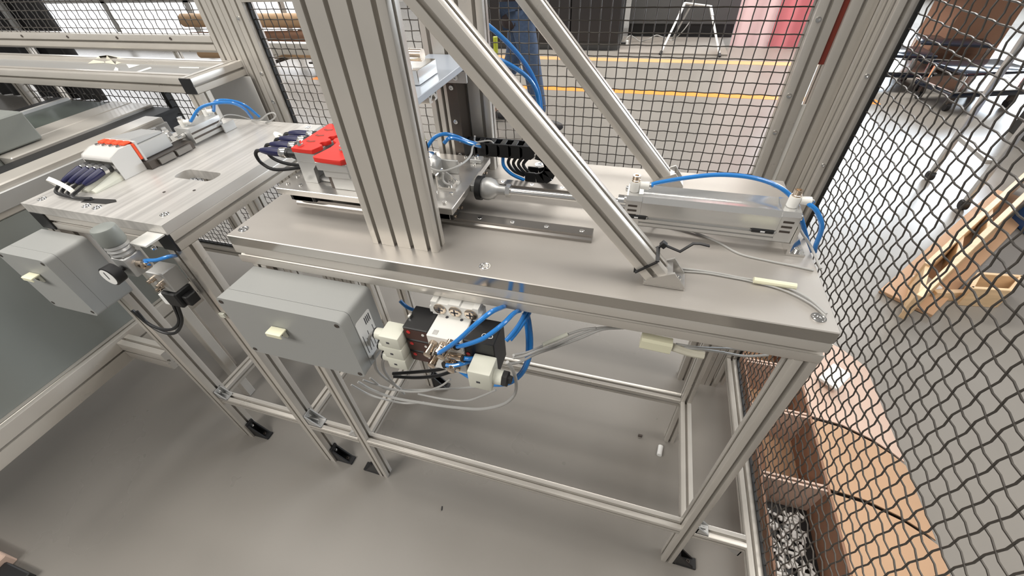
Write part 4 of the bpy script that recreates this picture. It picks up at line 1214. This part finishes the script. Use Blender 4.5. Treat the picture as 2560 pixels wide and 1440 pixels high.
# small things lost on the floor
MB().cyl((0.8998, 0.3059, 0.0080), (0.9039, 0.3400, 0.0080), .008, n=14).thing('tube_offcut', 'paper', 'short white tube offcut on the floor under the bench', 'tube')
MB().box(-.007, -.004, 0, .007, .004, .006, .001, Matrix.Translation((0.8358, 0.3631, 0.0003))).thing('floor_crumb', 'dsteel', 'tiny dark crumb on the floor under the bench', 'crumb')
MB().box(-.0015, -.006, 0, .0015, .006, .002, 0, Matrix.Translation((0.2652, -0.0390, 0.0003)) @ Matrix.Rotation(.3, 4, 'Z')).thing('wire_bit', 'black', 'tiny black wire bit on the open floor', 'wire')

# ------------------------------------------------------------------ boxes right of the side fence
bxw = T('divided_box', 'open brown cardboard box with compartments beside the side fence', 'box', (1.22, .35, 0))
BXL, BXR, BYF, BYB, BH = 1.15, 1.325, -.20, .86, .15
MB().box(BXL, BYF, .0002, BXR, BYB, .004).build('bottom', 'card', bxw)
MB().box(BXL, BYF, .0042, BXL + .006, BYB, BH).build('wall', 'cardd', bxw)
MB().box(BXR - .006, BYF, .0042, BXR, BYB, BH).build('wall', 'cardd', bxw)
MB().box(BXL + .0062, BYB - .006, .0042, BXR - .0062, BYB, BH).build('wall', 'cardd', bxw)
for y in (-.06, .243, .472, .66):
    for dy in (0, .012):
        MB().box(BXL + .0062, y + dy, .0042, BXR - .0062, y + dy + .006, BH - .002).build('divider', 'cardp', bxw)
for y0, y1, mm in ((BYF, .240, 'card'), (.252, .470, 'card'), (.482, .86, 'cardp')):
    n = 6
    m = MB()
    prev = None
    pts = [(BXR + .0005, BH), (BXR + .09, BH - .012), (BXR + .19, BH - .055), (BXR + .27, BH - .105), (BXR + .315, BH - .138)]
    m.prism(pts + [(a, b - .0045) for a, b in pts[::-1]], 'xz', y0, y1)
    m.build('flap', mm, bxw, 50)
for y0, y1 in ((.30, .42),):
    MB().box(1.15, y0, .0042, 1.22, y1, .03, .002).build('inner_pad', 'cardd', bxw)
random.seed(3)
m = MB()
for i in range(170):
    x, y = random.uniform(BXL + .03, BXR - .03), random.uniform(-.03, .215)
    z = .012 + random.uniform(.0, .022)
    mt = Matrix.Translation((x, y, z)) @ Matrix.Rotation(random.uniform(0, PI), 4, 'Z') @ Matrix.Rotation(random.uniform(-.6, .6), 4, 'X')
    m.box(-.004, -random.uniform(.006, .013), -.003, .004, .009, .003, .0012, mt)
o = stuff(m.thing('packing_bits', 'paper', 'heap of white plastic bits in the near box compartment', 'plastic bits'))
MB().box(BXL + .0065, -.041, .0045, BXR - .0065, .2425, .011).thing('black_liner', 'black', 'black liner under the white bits in the near compartment', 'liner')
MB().box(-.05, -.03, 0, .05, .03, .012, .002, Matrix.Translation((1.4263, 0.6546, 0.1510)) @ Matrix.Rotation(.9, 4, 'Z')).thing('white_pack', 'paper', 'white paper pack at the far end of the divided box', 'packet')

# plywood crate
wc = T('plywood_crate', 'long pale plywood crate standing on the floor right of the fence', 'crate', (2.3, 1.75, 0))
A0, A1 = Vector((1.955, 1.405, 0)), Vector((2.86, 2.53, 0))
B0, B1 = Vector((1.846, 1.171, 0)), Vector((2.76, 2.30, 0))


def board(mb, a, b, z0, z1, t):
    d = (b - a).normalized()
    mt = Matrix(((d.x, -d.y, 0, a.x), (d.y, d.x, 0, a.y), (0, 0, 1, 0), (0, 0, 0, 1)))
    return mb.box(0, -t / 2, z0, (b - a).length, t / 2, z1, .002, mt)


board(MB(), A0, A1, .02, .15, .024).build('long_board', 'wood', wc)
board(MB(), B0, B1, .02, .15, .024).build('long_board', 'wood', wc)
board(MB(), A0 + Vector((.015, .02, 0)), B0 + Vector((.015, .02, 0)), .02, .14, .018).build('end_board', 'wood', wc)
md = (A1 - A0).normalized()
for t in (.42, .80):
    board(MB(), A0 + md * t, B0 + md * t, .02, .13, .018).build('cross_board', 'wood', wc)
bt = MB()
C0, C1 = (A0 + B0) / 2, (A1 + B1) / 2
board(bt, C0, C1, .002, .019, .20).build('bottom_board', 'card', wc)
fw = T('slatted_crate', 'small pale wooden frame lying in front of the plywood crate', 'frame', (2.3535, 1.5684, 0.0000))
q = [Vector(p) for p in ((2.1157, 1.3467, 0.1000), (2.2599, 1.3661, 0.1000), (2.3486, 1.4767, 0.1000), (2.1908, 1.4613, 0.1000))]
for a, b in zip(q, q[1:] + q[:1]):
    board(MB(), Vector((a.x, a.y, 0)), Vector((b.x, b.y, 0)), .0, .10, .016).build('slat', 'wood', fw)
MB().box(-.09, -.012, 0, .09, .012, .05, .002, Matrix.Translation((2.1050, 1.3760, 0.0000)) @ Matrix.Rotation(.25, 4, 'Z')).thing('wood_offcut', 'wood', 'pale wood offcut at the near corner of the plywood crate', 'offcut')
MB().box(-.03, -.05, 0, .03, .05, .03, .004, Matrix.Translation((2.0338, 1.4489, 0.0000)) @ Matrix.Rotation(.4, 4, 'Z')).thing('paper_wad', 'paper', 'white paper wad at the near end of the plywood crate', 'paper')

# wheeled table frame and things behind it
tb = T('wheeled_table', 'wheeled grey table frame with black casters beyond the side fence', 'table', (2.46, 2.4, 0))
lgs = [(2.44, 2.57), (2.475, 2.225), (3.45, 2.62), (3.48, 2.27)]
for x, y in lgs:
    MB().box(x - .014, y - .014, .055, x + .014, y + .014, .94, .003).build('leg', 'cast', tb)
    c = MB().cyl((x - .014, y, .028), (x + .014, y, .028), .028, n=18).build('caster', 'black', tb)
    MB().box(x - .02, y - .016, .03, x + .02, y + .016, .0548, .004).build('caster_fork', 'blackr', c)
for (a, b) in ((0, 1), (2, 3)):
    xa, ya = lgs[a]
    xb, yb = lgs[b]
    MB().box(min(xa, xb) + .0, yb + .0145, .26, max(xa, xb), ya - .0145, .285, .003).build('side_rail', 'cast', tb)
MB().box(2.40, 2.19, .9402, 3.52, 2.61, .965, .004).build('table_top', 'tabl', tb)
MB().box(2.66, 1.99, .0, 3.2, 2.15, .46, .006).thing('blue_case', 'bluep', 'blue case standing beside the plywood crate', 'case')
for k, (u, v, lab) in enumerate((((2.75, 4.55), .0, 'glossy black wheeled base nearest the corner posts'), ((3.2, 4.1), .3, 'glossy black wheeled base beside the wheeled table'), ((3.35, 5.0), -.2, 'glossy black wheeled base farthest from the fence'))):
    q = T('floor_trolley', lab, 'trolley', (*u, 0), 'glossy wheeled bases')
    mt = Matrix.Translation((*u, 0)) @ Matrix.Rotation(v, 4, 'Z')
    MB().box(-.30, -.20, .11, .30, .20, .15, .012, mt, 2).build('lower_deck', 'glassy', q)
    MB().box(-.26, -.17, .26, .26, .17, .285, .010, mt, 2).build('upper_deck', 'glassy', q)
    MB().box(-.305, -.205, .151, .305, .205, .160, .003, mt).build('edge_trim', 'chrome', q)
    for sx in (-1, 1):
        for sy in (-1, 1):
            p = mt @ Vector((sx * .24, sy * .15, 0))
            MB().cyl((p.x - .014, p.y, .034), (p.x + .014, p.y, .034), .034, n=14).build('caster', 'black', q)
            MB().box(p.x - .02, p.y - .02, .05, p.x + .02, p.y + .02, .1098, .004).build('caster_fork', 'dsteel', q)
            MB().cyl((p.x, p.y, .1602), (p.x, p.y, .2598), .012, n=10).build('strut', 'chrome', q)
dk = T('work_desk', 'blue-grey topped desk at the far right above the wheeled bases', 'desk', (4.4, 5.2, 0))
MB().box(3.1, 4.95, .66, 6.2, 5.7, .72, .01).build('desk_top', 'tabl', dk)
MB().box(3.3, 5.05, .0, 3.75, 5.6, .6598, .006).build('drawer_unit', 'cardd', dk)
MB().box(5.6, 5.05, .0, 6.1, 5.6, .6598, .006).build('drawer_unit', 'cardd', dk)
rb = T('red_box', 'red box on a pale board at the far right edge beyond the fence', 'box', (3.4, 3.3, .3))
MB().box(3.30, 3.05, .33, 3.75, 3.45, .47, .01).build('box', 'red', rb)
MB().box(3.22, 2.95, .29, 3.95, 3.55, .3298, .006).build('board', 'wood', rb)
MB().box(3.26, 3.0, .0, 3.9, 3.5, .2898, .006).build('stand', 'blackr', rb)

# ------------------------------------------------------------------ background behind the back fence
cb1 = T('black_cabinet', 'wide black cabinet far behind the back fence', 'cabinet', (-.5, 5.9, 0))
MB().box(-1.6, 5.62, .0, .22, 6.3, .10).build('plinth', 'cabg', cb1)
for k in range(3):
    x = -1.6 + k * .607
    MB().box(x + .004, 5.56, .1002, x + .603, 6.3, 1.25, .006).build('door', 'cab', cb1)
cb2 = T('grey_cabinet', 'dark grey cabinet far behind, right of the black cabinet', 'cabinet', (.95, 6.6, 0))
MB().box(.28, 6.42, .0, 1.62, 7.0, .16).build('plinth', 'black', cb2)
for k in range(2):
    MB().box(.28 + k * .672, 6.35, .1602, .28 + k * .672 + .666, 7.0, 1.25, .006).build('door', 'cabg', cb2)
MB().box(.24, 5.46, .0013, 1.50, 6.30, .018, .002).thing('floor_board', 'slab', 'grey board lying on the floor between the white stand legs', 'board')
ps = T('power_strip', 'black and white plug lying on the grey floor board corner', 'plug', (0.2905, 5.8352, 0.0180))
_p = Vector((0.2906, 5.8328, 0.0185))
MB().box(_p.x - .05, _p.y - .02, _p.z, _p.x + .01, _p.y + .02, _p.z + .03, .004).build('plug_body', 'black', ps)
MB().box(_p.x + .0102, _p.y - .02, _p.z, _p.x + .04, _p.y + .02, _p.z + .05, .004).build('plug_end', 'paper', ps)
cable([(0.2761, 5.8643, 0.0300), (0.3148, 5.9000, 0.0962), (0.3616, 5.9500, 0.0958), (0.4692, 6.0355, 0.0200), (0.5688, 5.9500, 0.0617), (0.6602, 6.0000, 0.0980), (0.7384, 6.0500, 0.0708), (0.8720, 6.1278, 0.0200), (0.9708, 6.0000, 0.1364), (1.0510, 6.0000, 0.2665)], 'pale cable looping over the grey floor board far behind', .006, 'far cables')
sd = T('light_stand', 'stand with two white taped legs on the grey floor board', 'stand', (1.05, 5.6, 0))
for a, b in (((0.7504, 5.4572, 0.0200), (0.9287, 5.8000, 0.4699)), ((1.4076, 5.4031, 0.0200), (1.2202, 5.8000, 0.4369))):
    a, b = Vector(a), Vector(b)
    g = MB().cyl(a, a + (b - a) * .82, .012, n=12).build('leg', 'paper', sd)
    MB().cyl(a + (b - a) * .80, b, .018, n=12).build('leg_sleeve', 'cast', sd)
    MB().cyl(a - (b - a).normalized() * .018, a + (b - a).normalized() * .02, .016, n=12).build('foot', 'black', sd)
a, b = Vector((0.8811, 6.2195, 0.0200)), Vector((1.0399, 5.8500, 0.5327))
MB().cyl(a, b, .012, n=12).build('leg', 'cast', sd)
MB().cyl((1.12, 5.8, .72), (1.12, 5.8, 1.5), .02, n=14).build('column', 'cast', sd)
MB().cyl(Vector((0.9287, 5.8000, 0.4699)), Vector((1.2202, 5.8000, 0.4369)), .014, n=12).build('cross_bar', 'cast', sd)
for lab, x0, x1, mm, nw in (('tall pale pink hanging sheet far behind the fence', 1.55, 1.96, 'pink', 2), ('tall rose pink hanging sheet beside the pale one', 1.97, 2.46, 'rose', 2)):
    n = 24
    f = [(x0 + (x1 - x0) * i / n, 5.86 + .03 * math.sin(2 * PI * nw * i / n)) for i in range(n + 1)]
    m = MB().prism(f + [(a, b + .012) for a, b in f[::-1]], 'xy', .004, 2.4)
    m.thing('hanging_sheet', mm, lab, 'curtain', angle=60)

# aluminium bench beyond the left part of the fence, tubes lying behind it
bb = T('far_bench', 'long aluminium rail bench standing beyond the back fence on the left', 'bench', (-2.2, 2.3, 0))
px(MB(), -6.5, -.9, 2.3, .72, sec(.06, .07)).build('rail', 'alu', bb)
for x in (-4.6, -2.9, -1.2):
    pz(MB(), .0, .684, x, 2.3, S40).build('leg', 'alu', bb)
dg_ = T('leaning_bar', 'aluminium bar leaning low behind the back fence window', 'bar', (-1.2, 1.5, 0))
MB().sweep(sec(.05, .05), (-3.8051, 4.0940, 0.2000), (-3.1690, 4.3256, 0.3600), (0, 0, 1)).build('bar', 'alu', dg_)
a, b = Vector((-3.9199, 4.1655, 0.1000)), Vector((-3.3603, 4.5092, 0.2200))
MB().tube([a, b], .02, 8, 1).build('dark_tube', 'dsteel', dg_)
MB().box(a.x - .03, a.y - .03, .0, a.x + .03, a.y + .03, a.z - .0).build('bar_foot', 'dsteel', dg_)
for k, (v0, v1, r) in enumerate(((20, 12, .075), (33, 40, .06), (42, 30, .05))):
    a, b = Vector((-4.7171, 4.6000, 0.6153)), Vector((-2.5659, 4.4000, 0.6609))
    z = .2 + (2 - k) * .17
    MB().cyl((a.x - .4, 4.3, z - .02 * k), (b.x + .3, 4.3 - .1 * (k == 1), z + .05 * (k == 1)), r, n=16).thing('kraft_tube', 'tube' if k != 1 else 'cardd', ['topmost brown kraft tube seen through the left mesh window', 'middle dark brown tube seen through the left mesh window', 'lowest brown tube seen through the left mesh window'][k], 'tube', 'brown tubes beyond the fence')
tk = T('tube_rack', 'low rack carrying the brown kraft tubes beyond the fence', 'rack', (-2.3, 4.35, 0))
for x in (-3.4, -1.3):
    MB().box(x - .03, 4.36, .0, x + .03, 4.42, .75, .004).build('rack_post', 'dsteel', tk)
    for z in (.10, .29, .455):
        MB().box(x - .03, 4.30, z - .02, x + .03, 4.3598, z, .002).build('rack_arm', 'dsteel', tk)
dcu = T('dark_curtain', 'dark curtain with pale stripe at the top left beyond the fence', 'curtain', (-4.2, 2.9, 0))
x1 = (-5.1384, 2.9000, 0.8481)[0]
n = 30
f = [(-7 + (x1 + 7) * i / n, 2.9 + .03 * math.sin(i * 1.7)) for i in range(n + 1)]
MB().prism(f + [(a, b + .02) for a, b in f[::-1]], 'xy', .01, 2.4).build('cloth', 'cab', dcu, 60)
xs = (-5.6174, 2.9000, 0.7800)[0]
MB().box(xs - .03, 2.83, .0, xs + .03, 2.865, 2.4).build('stripe', 'cast', dcu)
MB().tube([(0.2843, 0.7000, 1.1309), (0.2840, 0.7000, 1.1131), (0.2833, 0.7000, 1.0894)], .006, 8, 2).thing('cable_sleeve', 'yellow', 'yellow-green sleeve tied to the back fence behind the gantry', 'sleeve')

# ------------------------------------------------------------------ person walking past behind the fence


def skinned(name, verts, edges, m, parent, root=0, sub=2):
    me = bpy.data.meshes.new(name)
    me.from_pydata([v[:3] for v in verts], edges, [])
    o = bpy.data.objects.new(name, me)
    COL.objects.link(o)
    md = o.modifiers.new('skin', 'SKIN')
    for i, v in enumerate(verts):
        sv = me.skin_vertices[0].data[i]
        sv.radius = (v[3], v[4] if len(v) > 4 else v[3])
        sv.use_root = (i == root)
    sb = o.modifiers.new('sub', 'SUBSURF')
    sb.levels = sub
    sb.render_levels = sub
    dg = bpy.context.evaluated_depsgraph_get()
    nm = bpy.data.meshes.new_from_object(o.evaluated_get(dg))
    bpy.data.objects.remove(o)
    nm.materials.clear()
    nm.materials.append(M[m])
    nm.shade_smooth()
    r = bpy.data.objects.new(name, nm)
    COL.objects.link(r)
    if parent:
        r.parent = parent
    return r


per = T('person', 'person in blue jeans and dark coat walking past behind the back fence', 'person', (-.30, 3.02, 0))
# local frame: x forward (to the right in the scene), y to the person's left, z up
V = [(0, 0, .90, .13, .15), (.0, 0, 1.05, .12, .14), (.0, 0, 1.25, .12, .16), (.0, 0, 1.40, .08, .15), (.01, 0, 1.49, .052), (.03, 0, 1.60, .085, .075), (.03, 0, 1.68, .082, .075)]
E_ = [(0, 1), (1, 2), (2, 3), (3, 4), (4, 5), (5, 6)]


def limb(chain, frm):
    i = len(V)
    for k, c in enumerate(chain):
        V.append(c)
        E_.append((frm if k == 0 else i + k - 1, i + k))
    return len(V) - 1


legr = [(.02, -.09, .82, .085), (.10, -.10, .48, .058), (.17, -.10, .10, .042), (.20, -.10, .045, .038), (.30, -.10, .03, .03)]
legl = [(-.03, .09, .82, .085), (-.10, .10, .49, .058), (-.29, .10, .14, .042), (-.29, .10, .065, .038), (-.20, .10, .03, .03)]
limb(legr, 0)
limb(legl, 0)
arms = []
for s in (-1, 1):
    e = limb([(0, s * .17, 1.39, .055), (-.03, s * .21, 1.12, .043), (.16, s * .16, 1.02, .032), (.215, s * .14, 1.02, .030, .022)], 3)
    for j, (dy, L) in enumerate(((-.028, .062), (-.010, .072), (.010, .068), (.027, .052))):
        limb([(.245, s * .14 + dy, 1.02, .010), (.245 + L * .6, s * .14 + dy, 1.012, .0085), (.245 + L, s * .14 + dy, .992, .0075)], e)
    limb([(.225, s * .14 - s * .032, 1.03, .010), (.255, s * .14 - s * .05, 1.03, .009)], e)
body = skinned('body', V, E_, 'skin', per)
VT = [(0, 0, .93, .145, .165), (.02, -.09, .82, .098), (.10, -.10, .48, .074), (.165, -.10, .11, .062), (-.03, .09, .82, .098), (-.10, .10, .49, .074), (-.28, .10, .16, .062)]
skinned('jeans', VT, [(0, 1), (1, 2), (2, 3), (0, 4), (4, 5), (5, 6)], 'jeans', per)
VC = [(0, 0, .72, .18, .20), (0, 0, .95, .16, .19), (0, 0, 1.25, .14, .19), (0, 0, 1.41, .09, .16), (.0, -.19, 1.38, .068), (-.03, -.225, 1.12, .056), (.13, -.17, 1.03, .045), (.0, .19, 1.38, .068), (-.03, .225, 1.12, .056), (.13, .17, 1.03, .045)]
skinned('coat', VC, [(0, 1), (1, 2), (2, 3), (3, 4), (4, 5), (5, 6), (3, 7), (7, 8), (8, 9)], 'coat', per, 1)
for ys, xo, zo in ((-.10, .24, 0), (.10, -.24, .005)):
    m = MB()
    m.sphere((per.location.x + xo, per.location.y + ys, .045 + zo), .05, 14, (2.4, .9, .9))
    m.build('shoe', 'shoe', per)
m = MB().sphere((per.location.x + .018, per.location.y, 1.685), .1, 16, (1.0, .86, .82))
m.build('hair', 'hair', per)
fcx, fcy = per.location.x + .115, per.location.y
hd = MB().sphere((fcx + .004, fcy, 1.605), .014, 10, (1, .8, 1.3)).build('nose', 'skin', per)
for s in (-1, 1):
    MB().sphere((fcx - .012, fcy + s * .03, 1.635), .011, 10).build('eye', 'paper', per)
    MB().sphere((fcx - .0035, fcy + s * .03, 1.635), .0052, 8).build('iris', 'print', per)
    MB().sphere((per.location.x + .02, fcy + s * .083, 1.615), .022, 10, (.8, .4, 1.4)).build('ear', 'skin', per)
MB().box(fcx - .016, fcy - .022, 1.563, fcx - .004, fcy + .022, 1.571, .003).build('mouth', 'rose', per)
